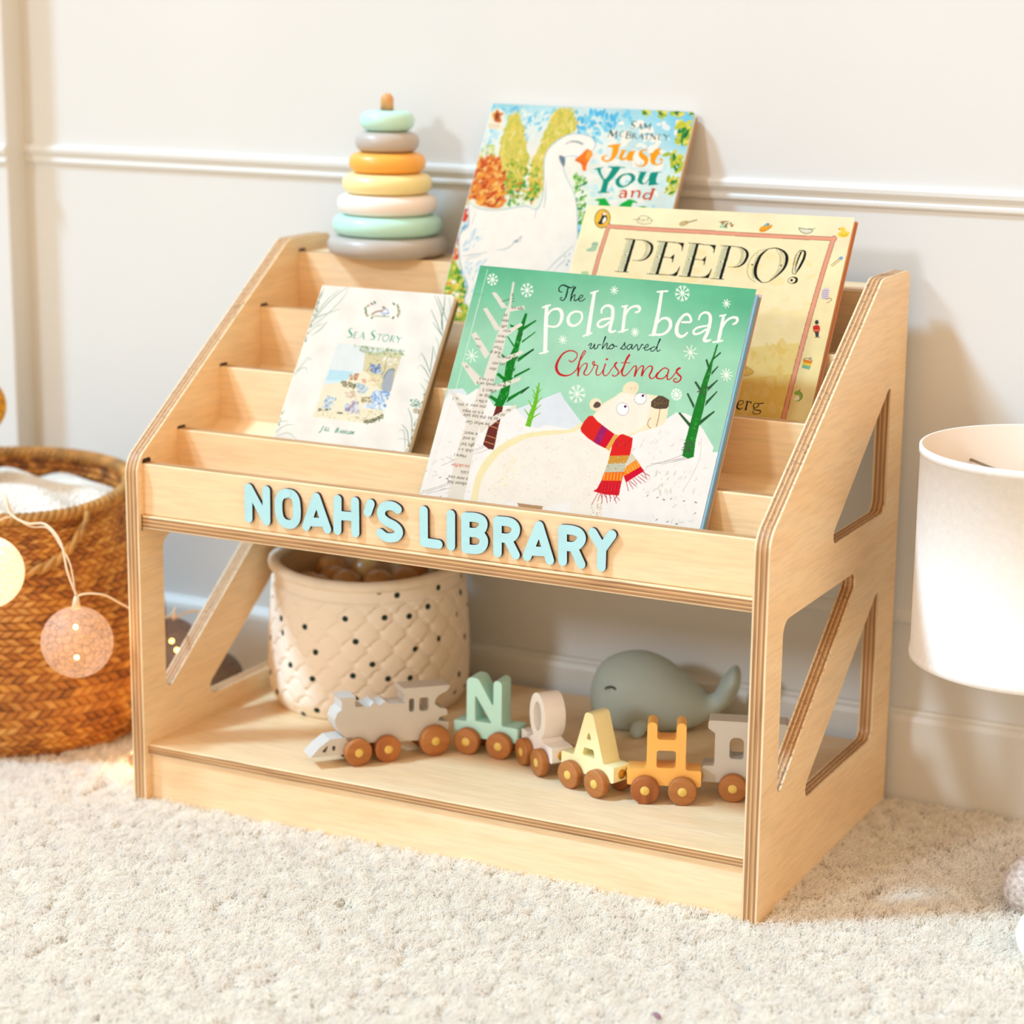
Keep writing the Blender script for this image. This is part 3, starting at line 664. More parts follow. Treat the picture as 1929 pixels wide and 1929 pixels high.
["L",4,"f4f7f1",59,[2082,980,2090,998]],
["L",4,"f4f7f1",73,[2057,960,2074,1008]],
["L",4,"f4f7f1",58,[2068,990,2083,1003]],
["L",4,"f4f7f1",58,[2068,990,2065,1007]],
["L",4,"f4f7f1",73,[2057,960,2046,1005]],
["L",4,"f4f7f1",58,[2050,988,2055,1006]],
["L",4,"f4f7f1",58,[2050,988,2037,999]],
["L",4,"f4f7f1",73,[2057,960,2022,985]],
["L",4,"f4f7f1",59,[2035,975,2029,992]],
["L",4,"f4f7f1",59,[2035,975,2017,975]],
["L",4,"f4f7f1",73,[2057,960,2011,955]],
["L",4,"f4f7f1",58,[2029,957,2013,965]],
["L",4,"f4f7f1",58,[2029,957,2012,945]],
["L",4,"f4f7f1",73,[2057,960,2018,927]],
["L",4,"f4f7f1",59,[2033,939,2015,936]],
["L",4,"f4f7f1",59,[2033,939,2025,921]],
["L",4,"f4f7f1",73,[2057,960,2040,912]],
["L",4,"f4f7f1",59,[2047,930,2032,916]],
["L",4,"f4f7f1",59,[2047,930,2050,912]],
["L",4,"f4f7f1",73,[2057,960,2069,915]],
["L",4,"f4f7f1",58,[2065,932,2059,913]],
["L",4,"f4f7f1",58,[2065,932,2078,921]],
["L",4,"f4f7f1",73,[2057,960,2093,935]],
["L",4,"f4f7f1",58,[2080,944,2086,928]],
["L",4,"f4f7f1",58,[2080,944,2098,945]],
["L",4,"c9e6d6",75,[81,33,80,1113]],
["L",4,"e9e4e2",58,[80,1113,42,1950]],
["L",4,"6fae92",50,[-36,259,121,270]],
["C",9,"0c1c1e",[75,89,104,104,119,134,112,75,52],[827,175,803,174,789,154,795,127,819,113,854,122,889,131,912,124,914,108]],
["C",9,"0c1c1e",[101,130,122,94,79,79,72,58],[869,127,871,172,870,219,858,246,836,248,823,235,831,224,842,230]],
["C",9,"0c1c1e",89,[921,246,921,188,930,143,937,127,931,120,922,139,917,194,923,246,927,217,943,192,952,194,952,217,955,239,970,241,979,230]],
["C",9,"0c1c1e",79,[979,230,1003,219,1020,203,1019,189,1004,189,992,208,990,230,1007,241,1030,236,1048,216]],
["L",9,"fbf5f1",[310,366,355],[719,316,749,455,810,714]],
["L",9,"fbf5f1",[137,182,148],[684,329,715,312,748,302]],
["L",9,"fbf5f1",[122,173,133],[763,736,800,723,837,709]],
["C",9,"fbf5f1",[157,178,210,262,304,283,231,189,157],[747,403,764,354,801,330,845,334,874,370,883,422,869,470,832,489,778,488]],
["C",9,"fbf5f1",[192,232,273,263,212,182,172,182,172,192],[988,337,954,360,942,406,964,450,1008,463,1049,437,1066,389,1048,346,1017,335,988,337]],
["L",9,"fbf5f1",[286,337,357],[1119,153,1136,341,1154,523]],
["L",9,"fbf5f1",141,[1087,163,1147,138]],
["L",9,"fbf5f1",[144,188,166],[1117,545,1150,528,1184,512]],
["C",9,"fbf5f1",[141,182,202,232,283,303,293,283,222,141],[1228,327,1224,294,1244,266,1278,258,1315,278,1333,338,1338,399,1338,466,1360,484,1391,472]],
["C",9,"fbf5f1",[188,199,211,199,188,199,188],[1333,366,1282,375,1237,394,1219,426,1239,450,1278,442,1320,401]],
["L",9,"fbf5f1",[263,283,283],[1427,252,1442,359,1457,468]],
["L",9,"fbf5f1",149,[1396,256,1442,244]],
["L",9,"fbf5f1",[122,163,143],[1422,480,1458,468,1495,451]],
["C",9,"fbf5f1",[206,206,206,241,252,206,172],[1443,328,1461,275,1496,246,1539,241,1558,261,1554,284,1530,294]],
["L",9,"fbf5f1",[264,321,356],[1714,95,1730,281,1734,470]],
["L",9,"fbf5f1",157,[1676,99,1764,85]],
["L",9,"fbf5f1",[111,166,155],[1697,481,1741,471,1787,465]],
["C",9,"fbf5f1",[155,188,233,277,288,244,199,177],[1741,373,1771,330,1810,320,1847,340,1863,391,1842,439,1799,466,1747,472]],
["C",9,"fbf5f1",[181,181,181,205,217,242,290,326,314,266,217,169],[1956,341,1996,338,2030,329,2013,289,1979,269,1949,290,1926,338,1920,391,1935,442,1970,466,2002,453,2021,427]],
["C",9,"fbf5f1",[144,177,199,233,277,299,299,299,244,144],[2093,306,2097,270,2124,242,2165,246,2190,285,2196,347,2194,411,2181,470,2204,482,2235,470]],
["C",9,"fbf5f1",[168,179,190,190,179,179,179],[2193,349,2141,361,2093,380,2072,412,2090,433,2132,420,2175,384]],
["L",9,"fbf5f1",[255,288,288],[2297,254,2302,360,2304,472]],
["L",9,"fbf5f1",145,[2266,258,2314,244]],
["L",9,"fbf5f1",157,[2263,487,2336,466]],
["C",9,"fbf5f1",[197,197,210,234,234,210,160],[2310,348,2332,294,2371,263,2410,261,2423,281,2415,305,2394,317]],
["C",9,"0c1c1e",80,[1186,622,1201,601,1211,611,1204,638,1211,648,1227,639,1238,603,1241,634,1251,646,1269,632,1271,607,1292,603]],
["C",9,"0c1c1e",75,[1316,639,1312,595,1319,542,1321,529,1314,537,1311,574,1312,617,1317,639,1328,608,1341,587,1350,592,1350,620,1360,635,1371,626]],
["C",9,"0c1c1e",75,[1393,591,1374,611,1378,630,1399,629,1414,610,1403,592,1393,591,1411,604,1440,604]],
["C",9,"0c1c1e",74,[1473,623,1489,599,1502,565,1503,584,1517,604,1512,621,1493,625,1486,616]],
["C",9,"0c1c1e",75,[1569,575,1543,580,1529,602,1541,620,1557,614,1572,580,1572,605,1581,615,1593,599,1605,574,1616,578,1634,619,1648,590,1653,565,1667,573]],
["C",9,"0c1c1e",70,[1671,597,1704,586,1713,570,1700,562,1686,580,1688,606,1709,612,1739,590]],
["C",9,"0c1c1e",70,[1772,575,1750,584,1741,606,1758,616,1776,603,1791,562,1801,519,1805,506,1797,509,1792,555,1794,597,1807,612,1824,597]],
["C",9,"c41214",[77,95,95,95,95,103,121,155,207,241,207,155,103,95,86],[1044,766,1068,780,1094,761,1108,726,1096,697,1056,683,1013,689,972,722,947,788,948,845,985,891,1040,904,1088,891,1123,857,1136,829]],
["C",9,"c41214",[84,84,84,84,93,118,152,152],[1136,829,1143,765,1169,696,1172,675,1158,675,1143,733,1144,811,1160,891]],
["C",9,"c41214",[95,79,79,103,126,126,95,79,79,79,87,95,95,79,95,118,95,79,79,110,126,95,79,79,79,95,118,126,103,87,87,79],[1160,891,1162,830,1186,785,1213,781,1217,817,1206,861,1222,880,1252,870,1274,819,1281,774,1270,755,1261,765,1272,784,1301,785,1315,795,1311,836,1322,866,1348,864,1369,823,1376,766,1374,836,1392,866,1421,853,1443,801,1473,749,1468,744,1459,764,1478,790,1506,816,1503,851,1476,862,1459,849,1470,835]],
["Q",9,"c41214",[1391,723,1391,727,1389,730,1386,732,1382,733,1378,733,1374,732,1371,729,1369,726,1369,722,1371,719,1374,717,1378,716,1382,716,1386,717,1389,720]],
["C",9,"c41214",[76,76,76,85,93,119,144,144,102,85,85,93,119,144,144,85,93,119,144,144,85,93,119,144,136,102,85,85],[1513,843,1530,806,1553,723,1570,672,1564,665,1551,699,1544,770,1540,826,1565,852,1595,827,1618,783,1637,757,1654,763,1657,807,1659,843,1671,791,1697,750,1716,757,1717,794,1720,833,1734,785,1763,747,1792,749,1794,786,1785,821,1803,848,1832,837,1848,794]],
["L",9,"c41214",64,[1508,742,1590,735]],
["C",9,"c41214",[86,95,121,146,121,95,86,103,129,103,86,86,86,95,121,138,138,121,103,95,86,77],[1939,758,1901,747,1867,778,1848,822,1867,842,1909,836,1935,799,1941,763,1939,812,1953,843,1982,822,2015,756,2036,736,2021,734,2008,758,2023,783,2057,807,2060,834,2033,857,2005,847,2009,828,2029,830]]],"goose":[["G",0,[[0,["8fd0e0","cfe6ea","6fc4e8"]],[0.08,["d8ecec","eaeee6","7fcdea"]],[0.2,["f1eee6","f3efe6","c9e4ea"]],[0.35,["eef0e2","e8efdc","dcecec"]],[0.6,["f0ead0","e4ecd0","cfe4ea"]],[1,["e8d890","d8dc9a","c9e0d8"]]]],
["D",1,"6cc4ea.8ed2ec.b5e2ee.e6f0ee.f4f0e8",40,458,2,80,71,[263,30,664,28,502,354,411,358]],
["D",1,"5cbfea.7fcdea.a9deec.58b4e0",90,519,2,-60,72,[879,34,1534,22,1471,129,1254,213,1143,368,980,376]],
["D",1,"c9e6ea.e6eeee.b0deec.d8ecec.f2efe8",110,651,1.6,-40,73,[1147,323,2003,31,1986,326,1962,953,1270,997,1124,770]],
["D",2,"f6f0e6.f9f2ea",60,733,1.4,0,74,[1240,154,1433,93,1689,178,1804,291,1920,898,1380,961,1235,497,1294,316]],
["D",1,"bfe4f0.e4f0ee.8fd4ec",20,458,1.6,60,75,[45,269,172,278,151,493,-19,501]],
["D",1,"7fcbe8.a9dcec.5cb8e4",24,347,2,0,76,[11,25,384,17,190,109,151,80]],
["Q",2,"d7ca61",[200,209,251,101,320,119,459,406,523,597,500,833,332,843,214,614]],
["D",2,"e2d070.d4c45c.c9c650.eadb8a.bfbf4a.e6c95a",230,397,2.4,75,77,[187,186,242,69,317,89,468,401,538,609,513,865,331,876,202,627]],
["Q",2,"d7ca61",[665,47,833,47,914,230,770,348,715,517,750,817,627,934,570,607,620,313]],
["D",2,"e2d070.d4c45c.c9c650.eadb8a.bfbf4a.e6c95a",280,397,2.4,75,78,[660,13,843,13,931,213,774,341,715,524,753,851,619,978,557,623,612,303]],
["D",3,"8fae3a.a5bb46.7a9a34.d6c04a",110,367,2.6,-60,79,[305,546,519,595,662,617,731,942,415,961,315,817]],
["D",3,"4fa53a.2f8f3a.7fb53f.e2a23a.e06a2a",90,326,2,60,80,[330,756,693,735,746,1000,430,1020]],
["Q",3,"de843d",[-52,710,18,594,160,531,281,691,387,1024,152,1038,19,970,-37,1403,-60,1528,-88,1241]],
["D",3,"e8862f.f0a13a.d9642a.f4b95a.c94f24.f2c878.b84428",360,413,1.7,50,81,[-63,687,13,561,167,492,299,667,414,1028,158,1044,14,970,-47,1440,-72,1576,-103,1264]],
["D",2,"cfe08a.a9c45a.e6e6b0",40,336,2,50,82,[-42,472,116,418,167,553,14,622]],
["D",3,"cf3a22.e05a2a.b8281e.e8803a",50,296,1.5,50,83,[-85,1413,14,1346,86,1639,-45,1619]],
["D",3,"c9301e.df5028",20,316,1.5,50,84,[-35,1139,42,1074,58,1193,-26,1199]],
["Q",2,"a3bc46",[-102,1869,-49,1591,103,1676,284,2028,338,2228,89,2250,-94,1950]],
["D",2,"8fbf3a.6aa832.b8cc4a.e2cf5a.4f8f2f.f0d86a",190,414,1.7,60,85,[-118,1863,-61,1561,105,1653,302,2035,360,2253,89,2276,-110,1951]],
["D",3,"f2c43a.e89a2a.f6e08a.fbf3e0.d98028",60,355,1.4,20,86,[-126,1834,84,1803,271,1921,265,2126,114,2139,-94,1950]],
["D",3,"2f8030.4a9a36.3f7f34",26,379,1.6,70,87,[82,1684,231,1717,282,1905,172,1899]],
["D",3,"7fb8e0.a5cdea.5f9fd4.cfe4f2",40,275,2,60,88,[-18,1228,120,1189,121,1369,2,1332]],
["D",3,"9fcbe8.c9e2f2.7fb8e0",50,399,2,70,89,[77,1551,263,1493,339,2003,175,1795]],
["D",3,"7fbf5a.4fa53a.a5cc6a.2f8f4a",70,336,2,60,90,[1006,658,1139,710,1227,1000,1226,1292,1050,774]],
["D",3,"6fc4e4.a5dcec",16,340,2,60,91,[1190,1149,1281,1157,1270,1348,1219,1322]],
["Q",4,"a9c2d2",[20,1018,98,1052,259,1072,438,1049,611,1008,725,1034,757,925,723,733,680,556,692,435,772,333,886,272,1022,272,1112,302,1158,367,1143,427,1058,506,965,496,887,515,894,604,962,720,1061,847,1136,1005,1193,1207,1211,1293,1204,1440,1090,1579,1065,1712,1188,1962,317,2034,232,1835,101,1638,6,1347,70,1237]],
["Q",5,"faf3ec",[30,1030,109,1064,261,1081,440,1058,614,1019,736,1042,766,925,732,733,689,555,702,438,782,342,888,281,1021,281,1108,310,1149,367,1136,422,1056,497,963,487,876,510,886,605,953,720,1053,848,1127,1006,1184,1208,1203,1294,1196,1434,1083,1574,1057,1706,1182,1962,326,2033,241,1835,106,1623,23,1353,87,1242]],
["Q",5,"faf3ec",[1182,1295,1240,1350,1305,1490,1333,1950,1043,1974,1050,1655,1156,1487]],
["Q",6,"6f8496",[821,496,887,515,899,604,853,562]],
["Q",6,"f07a1e",[1081,419,1121,428,1152,464,1136,517,1121,577,1126,629,1097,631,1058,566,989,532,1036,478]],
["Q",7,"f9a53a",[1099,430,1144,460,1121,518,1095,504]],
["C",7,"c9551a",76,[997,533,1069,550,1113,578]],
["C",6,"5f7a80",76,[859,374,906,352,974,354,1025,374]],
["C",6,"5f7a80",61,[905,346,973,346,1035,367]],
["C",6,"9fb4c0",[31,92,46],[426,1466,540,1436,635,1333,732,1238]],
["C",6,"9fb4c0",[30,89,45],[984,1631,1072,1507,1186,1368]],
["C",6,"9fb4c0",59,[572,1382,635,1333]],
["C",6,"9fb4c0",59,[731,1120,731,1046]],
["C",6,"9fb4c0",[31,92,46],[93,1549,210,1526,341,1494]],
["C",6,"9fb4c0",61,[146,1575,288,1528]],
["C",6,"9fb4c0",59,[112,1220,123,1114]],
["C",6,"9fb4c0",[30,89,44],[753,732,794,938,798,1026]],
["D",6,"6f9aa8.8fb0bf.5f8090",8,148,2,-30,92,[572,1382,657,1302,669,1346,592,1403]],
["D",6,"7fa8a8.8fb0bf",8,148,2,60,93,[1123,1475,1175,1442,1189,1557,1145,1560]],
["D",6,"bcd6e6.dfeaf0",30,336,2.5,60,94,[86,1236,280,1268,199,1542,85,1520]],
["D",6,"c9dde8.e4eef2",40,444,2.5,70,95,[124,1607,358,1560,444,1994,309,2006]],
["D",5,"d9cf4a.c4c43a.a5b832.e6da6a",16,344,2.4,-37,101,[1515,0,1605,-13,1627,40,1575,65]],
["D",6,"2f8a3a.1f7040",3,255,2.4,-30,121,[1534,22,1574,6,1596,41,1573,56]],
["D",5,"d9cf4a.c4c43a.a5b832.e6da6a",16,377,2.4,-24,102,[1667,-9,1768,-24,1792,36,1734,63]],
["D",6,"2f8a3a.1f7040",3,312,2.4,-10,122,[1688,15,1734,-2,1758,37,1732,54]],
["D",5,"d9cf4a.c4c43a.a5b832.e6da6a",16,458,2.4,-11,103,[1801,-12,1920,-29,1948,41,1880,73]],
["D",6,"2f8a3a.1f7040",3,340,2.4,10,123,[1826,17,1879,-3,1908,43,1877,62]],
["D",5,"d9cf4a.c4c43a.a5b832.e6da6a",16,255,2.4,2,104,[1980,0,2050,-10,2067,31,2026,51]],
["D",6,"2f8a3a.1f7040",3,206,2.4,30,124,[1994,17,2026,5,2043,32,2025,44]],
["D",5,"d9cf4a.c4c43a.a5b832.e6da6a",16,610,2.4,15,105,[1863,122,2025,99,2063,194,1970,239]],
["D",6,"2f8a3a.1f7040",3,504,2.4,50,125,[1896,161,1969,134,2008,196,1967,223]],
["D",5,"d9cf4a.c4c43a.a5b832.e6da6a",16,573,2.4,28,106,[1919,197,2066,175,2100,262,2016,302]],
["D",6,"2f8a3a.1f7040",3,458,2.4,70,126,[1949,232,2016,207,2051,264,2013,288]],
["D",5,"d9cf4a.c4c43a.a5b832.e6da6a",16,377,2.4,41,107,[1924,275,2024,260,2048,319,1990,346]],
["D",6,"2f8a3a.1f7040",3,289,2.4,90,127,[1945,299,1990,281,2014,320,1988,336]],
["D",5,"d9cf4a.c4c43a.a5b832.e6da6a",16,555,2.4,54,108,[1872,427,2019,405,2053,491,1969,532]],
["D",6,"2f8a3a.1f7040",3,444,2.4,110,128,[1902,462,1969,437,2004,493,1966,517]],
["D",5,"d9cf4a.c4c43a.a5b832.e6da6a",16,483,2.4,67,109,[1916,502,2045,483,2075,558,2001,594]],
["D",6,"2f8a3a.1f7040",3,391,2.4,130,129,[1942,533,2001,511,2031,560,1998,581]],
["D",5,"d9cf4a.c4c43a.a5b832.e6da6a",16,489,2.4,80,110,[1921,661,2055,640,2087,718,2010,756]],
["D",6,"2f8a3a.1f7040",3,391,2.4,150,130,[1949,693,2009,669,2041,721,2007,743]],
["D",5,"d9cf4a.c4c43a.a5b832.e6da6a",16,417,2.4,93,111,[1926,739,2037,722,2063,787,1999,818]],
["D",6,"2f8a3a.1f7040",3,323,2.4,170,131,[1949,766,1999,746,2025,789,1997,807]],
["P",5,"f6ecd6",[12,263,0,102,63,41,153,88,177,266]],
["Q",6,"c9692a",[69,184,48,116,59,77,67,56,89,80,112,97,135,89,143,108,120,128,141,188]],
["Q",7,"7a3a1a",[71,145,69,99,89,106,99,167]],
["P",6,"e8b83f",[23,98,30,86,48,103,47,146,36,147]],
["L",6,"c9a88a",79,[15,217,134,224]],
["L",6,"c9a88a",65,[25,242,133,248]],
["C",8,"4f5a50",[45,61,111,141,121,71,45],[1514,131,1488,119,1465,133,1473,154,1497,166,1499,186,1469,193]],
["L",8,"4f5a50",50,[1552,147,1541,190]],
["L",8,"4f5a50",133,[1552,147,1573,191]],
["L",8,"4f5a50",44,[1546,176,1567,177]],
["L",8,"4f5a50",55,[1592,140,1598,190]],
["L",8,"4f5a50",155,[1592,140,1621,176]],
["L",8,"4f5a50",51,[1621,176,1648,138]],
["L",8,"4f5a50",121,[1648,138,1650,190]],
["L",8,"2f5a54",71,[1273,223,1261,292]],
["L",8,"2f5a54",202,[1271,223,1307,274]],
["L",8,"4f5a50",71,[1307,274,1334,226]],
["L",8,"4f5a50",133,[1334,226,1342,291]],
["C",8,"4f5a50",[42,62,93,73,42],[1404,225,1379,229,1373,255,1385,275,1408,272]],
["L",8,"4f5a50",131,[1441,226,1443,288]],
["C",8,"4f5a50",71,[1441,226,1473,229,1476,250,1448,254]],
["C",8,"4f5a50",73,[1445,254,1479,263,1477,289,1441,290]],
["L",8,"4f5a50",105,[1501,239,1504,291]],
["C",8,"4f5a50",58,[1501,239,1526,245,1522,261,1505,265]],
["L",8,"4f5a50",81,[1513,264,1550,291]],
["L",8,"4f5a50",45,[1587,240,1565,288]],
["L",8,"4f5a50",111,[1587,240,1612,291]],
["L",8,"4f5a50",44,[1579,271,1602,271]],
["L",8,"4f5a50",101,[1641,237,1643,292]],
["L",8,"4f5a50",61,[1615,238,1669,239]],
["L",8,"4f5a50",51,[1681,235,1687,292]],
["L",8,"4f5a50",125,[1681,235,1730,288]],
["L",8,"4f5a50",46,[1730,288,1728,236]],
["L",8,"4f5a50",91,[1754,237,1762,291]],
["L",8,"4f5a50",47,[1751,237,1790,238]],
["L",8,"4f5a50",46,[1757,263,1783,262]],
["L",8,"4f5a50",45,[1759,291,1797,290]],
["L",8,"4f5a50",101,[1800,235,1836,259]],
["C",8,"4f5a50",[41,71,102],[1861,235,1836,259,1838,290]],
["P",8,"f2a012",[1279,385,1291,369,1343,356,1411,346,1398,369,1400,442,1386,489,1352,522,1309,538,1263,522,1247,497,1257,475,1297,468,1314,475,1280,482,1273,498,1294,518,1324,514,1342,481,1338,414,1330,388]],
["P",8,"f2a012",[1413,410,1479,404,1468,423,1455,475,1463,488,1487,479,1498,437,1508,415,1579,409,1558,429,1556,486,1566,506,1512,517,1504,494,1474,508,1437,508,1419,488,1422,446,1431,419]],
["C",8,"f2a012",[61,111,222,374,485,454,303,131,71,81],[1688,401,1653,395,1626,410,1620,431,1648,460,1689,489,1692,535,1656,558,1613,550,1596,533]],
["P",8,"f2a012",[1810,364,1797,416,1818,420,1821,433,1794,437,1780,495,1792,525,1823,526,1844,507,1845,491,1821,495,1821,474,1840,468,1855,491,1849,527,1811,542,1764,537,1734,507,1722,446,1712,436,1717,426,1736,419,1754,387]],
["P",8,"12907e",[1195,617,1230,597,1299,582,1291,591,1267,600,1280,641,1330,706,1350,684,1370,636,1378,594,1342,585,1345,577,1427,570,1511,576,1503,585,1461,584,1427,659,1378,734,1379,822,1415,828,1409,835,1296,842,1289,835,1320,825,1323,722,1267,662,1231,612]],
["C",8,"12907e",[133,224,408,306,153,224,408,306,133],[1537,640,1490,660,1462,714,1493,758,1541,763,1589,727,1610,685,1585,647,1537,640]],
["P",8,"12907e",[1639,613,1724,606,1711,658,1703,700,1717,722,1741,716,1757,676,1763,619,1777,611,1873,598,1867,606,1838,610,1832,672,1842,712,1871,718,1866,726,1777,741,1768,732,1769,686,1747,723,1709,736,1677,727,1654,698,1657,646,1664,622]],
["C",8,"c9450f",[91,131,202,232,202],[1514,819,1536,805,1568,811,1577,846,1577,867]],
["C",8,"c9450f",[102,125,171,125,91],[1574,836,1533,833,1520,855,1537,872,1569,857]],
["L",8,"c9450f",202,[1636,804,1639,858]],
["L",8,"c9450f",82,[1619,807,1638,799]],
["C",8,"c9450f",[92,112,184,204,204],[1643,822,1669,800,1700,803,1706,828,1705,856]],
["L",8,"c9450f",[265,245,224],[1829,775,1825,831,1819,873]],
["L",8,"c9450f",92,[1810,771,1847,775]],
["C",8,"c9450f",[92,133,204,163,102],[1817,822,1774,814,1752,846,1768,871,1807,863]],
["P",8,"18b040",[1282,913,1310,898,1380,886,1414,918,1463,971,1528,983,1547,935,1617,882,1670,892,1711,910,1702,918,1660,913,1656,959,1649,1098,1598,1101,1588,974,1511,1081,1381,977,1385,1115,1333,1119,1332,923]],
["C",8,"18b040",[125,156,208,260,208],[1803,955,1761,950,1732,975,1727,1021,1762,1060]]],"peepo":[["G",0,[[0,["faeec6","faecc4","f7ebc8"]],[0.3,["faeec6","f8e9bc","f6e6b8"]],[0.7,["f6e4ae","f2dc9e","efdba0"]],[1,["f0dc9f","ecd592","ebd693"]]]],
["P",1,"fae9bd",[293,221,2318,231,2302,855,1434,1033,264,968]],
["P",1,"f7e3ae",[1434,1033,2302,855,2267,1185,1501,1317]],
["P",1,"f0d78a",[1501,1317,2267,1185,2262,1469,1568,1598]],
["P",1,"eccd72",[1568,1598,2262,1469,2245,1931,1654,1959]],
["D",2,"f8e5b2.f9e7b8.f7e3ac",50,917,2,-10,31,[222,639,445,353,2256,395,2247,973,1876,1144,1399,889]],
["D",2,"eed080.f0d488.eccb74.f0d78a",70,715,2,-60,32,[1865,1217,2254,1186,2260,1819,1836,1858]],
["C",3,"6a3f2e",413,[251,203,714,211,1166,210]],
["C",4,"e9a083",336,[251,203,714,211,1166,210]],
["C",3,"6a3f2e",400,[1166,210,1765,215,2345,211]],
["C",4,"e9a083",326,[1166,210,1765,215,2345,211]],
["C",3,"6a3f2e",439,[2334,201,2307,558,2288,913]],
["C",4,"e9a083",368,[2334,201,2307,558,2288,913]],
["C",3,"6a3f2e",438,[2288,913,2270,1425,2261,1930]],
["C",4,"e9a083",369,[2288,913,2270,1425,2261,1930]],
["C",3,"6a3f2e",413,[259,195,244,477,239,759]],
["C",4,"e9a083",336,[259,195,244,477,239,759]],
["Q",3,"6a5a22",[259,144,255,179,240,207,215,223,185,226,154,214,127,190,109,156,101,119,105,84,120,55,145,39,175,37,206,49,233,73,252,107]],
["Q",4,"f2bd3c",[252,143,248,175,234,201,212,216,185,218,157,208,133,185,115,154,108,120,112,88,126,62,148,46,176,44,203,55,228,78,245,109]],
["Q",5,"23262a",[184,88,209,98,229,135,212,170,177,187,148,182,159,154,166,123,169,100]],
["Q",6,"fbf6ea",[202,113,220,136,211,164,191,174,187,145,193,122]],
["Q",6,"fbf6ea",[203,81,203,87,201,92,197,96,191,97,184,96,178,93,173,88,171,83,170,77,172,72,177,68,183,67,189,67,196,70,200,75]],
["P",7,"e0662a",[165,74,154,90,174,95,177,79]],
["P",5,"23262a",[167,67,183,57,203,69,205,87,186,66]],
["L",6,"b8562a",59,[180,187,176,202]],
["L",6,"b8562a",61,[196,183,203,198]],
["C",4,"8f8a7c",59,[512,120,540,85,592,86,643,113,645,151,574,163,523,147,512,120]],
["C",4,"8f8a7c",61,[475,122,513,123]],
["C",4,"8f8a7c",59,[645,121,667,124]],
["C",4,"8f8a7c",47,[552,133,592,116,625,130]],
["D",4,"c9c4b8.b0a898",8,153,1.5,0,34,[517,112,617,100,629,148,542,152]],
["Q",4,"c9b07f",[915,152,929,121,984,108,998,137,954,165]],
["C",4,"a8905f",132,[982,129,1068,99]],
["D",4,"7fb8a0.a0c9b0.b0703f.8f6a3f",26,234,1.4,20,35,[1270,103,1395,89,1412,163,1298,162]],
["Q",4,"f0a52a",[1657,157,1678,127,1725,117,1765,107,1760,137,1711,177,1677,182]],
["C",5,"b86a2a",57,[1667,167,1722,164,1763,122]],
["D",5,"6aa8c0.4f8faa",5,177,1.5,60,36,[1685,96,1727,94,1733,119,1691,121]],
["C",4,"7a7f6a",71,[2007,124,2061,131,2130,132,2123,162,2078,174,2032,156,2007,124]],
["C",4,"8f937f",57,[2111,137,2155,120]],
["Q",3,"e4e0cc",[2019,127,2124,137,2116,161,2070,169]],
["Q",4,"f2cf4a",[2365,112,2388,96,2414,106,2423,131,2459,143,2454,180,2409,194,2370,182,2360,153,2385,143]],
["C",5,"a8862a",41,[2389,162,2420,179,2443,160]],
["P",5,"d9662a",[2352,115,2368,109,2372,126]],
["Q",4,"a9c5a6",[145,370,196,364,203,405,188,451,123,460,103,441,146,416]],
["C",5,"7f9f80",46,[144,385,201,385]],
["Q",4,"b9cf9a",[116,661,174,654,186,684,132,694]],
["C",4,"b9a27a",103,[2367,458,2398,423,2430,385]],
["C",4,"b9a27a",71,[2380,468,2413,432,2443,396]],
["Q",5,"7fa8cf",[2417,386,2434,370,2453,378,2453,398,2434,402]],
["P",5,"e0d28a",[2362,447,2377,440,2391,457,2378,469]],
["Q",4,"d9c9d6",[2342,715,2351,676,2376,666,2400,683,2404,733,2392,774,2358,772,2343,744]],
["L",5,"9f8fa8",57,[2337,694,2395,693]],
["L",5,"9f8fa8",57,[2341,713,2399,712]],
["L",5,"9f8fa8",57,[2345,731,2403,730]],
["L",5,"9f8fa8",59,[2349,749,2407,748]],
["L",5,"9f8fa8",57,[2353,768,2411,767]],
["C",5,"9a6a4f",57,[2392,774,2416,761,2440,776,2406,807]],
["Q",5,"3f4040",[2340,978,2361,969,2374,999,2349,1008]],
["P",4,"e8c9a8",[2348,1003,2371,998,2372,1018,2354,1019]],
["Q",4,"cf2f2a",[2334,1031,2358,1016,2381,1017,2397,1045,2392,1079,2351,1079]],
["P",5,"3f3f44",[2359,1079,2394,1076,2401,1121,2377,1123]],
["C",5,"c9a85a",82,[2342,1066,2387,1060]],
["C",4,"a8927a",82,[2369,1128,2415,1124]],
["P",4,"e0802f",[2315,1330,2395,1342,2395,1366,2318,1358]],
["P",4,"e8c23f",[2318,1358,2395,1366,2393,1390,2318,1382]],
["P",4,"7fae8f",[2318,1382,2393,1390,2386,1422,2319,1410]],
["C",5,"7f7a6a",55,[2315,1330,2350,1320,2395,1339]],
["C",5,"8a7a6a",68,[2359,1327,2375,1311,2382,1332]],
["Q",4,"8fae4f",[2311,1626,2343,1619,2375,1648,2377,1683,2356,1710,2329,1709,2305,1689,2323,1682,2329,1659,2305,1647]],
["Q",5,"f2ead0",[2304,1687,2323,1679,2331,1659,2352,1666,2356,1696,2329,1707]],
["C",5,"5f6f2f",55,[2339,1619,2348,1602]],
["C",5,"5f6f2f",55,[2343,1619,2375,1648,2377,1683,2356,1710]],
["Q",3,"d9ae52",[1804,1429,1833,1434,1909,1477,1891,1507,1814,1528]],
["C",4,"a87a2a",43,[1804,1429,1836,1436,1909,1477,1891,1508,1815,1532]],
["C",4,"8a6a2a",57,[1826,1434,1837,1464]],
["P",3,"ece6c0",[470,318,521,319,510,635,459,634]],
["L",4,"6a7452",32,[470,318,459,634]],
["P",5,"11140d",[521,317,548,318,538,636,508,636]],
["L",5,"11140d",54,[447,317,560,318]],
["L",5,"11140d",56,[430,636,557,637]],
["L",4,"6a7452",43,[482,330,515,321]],
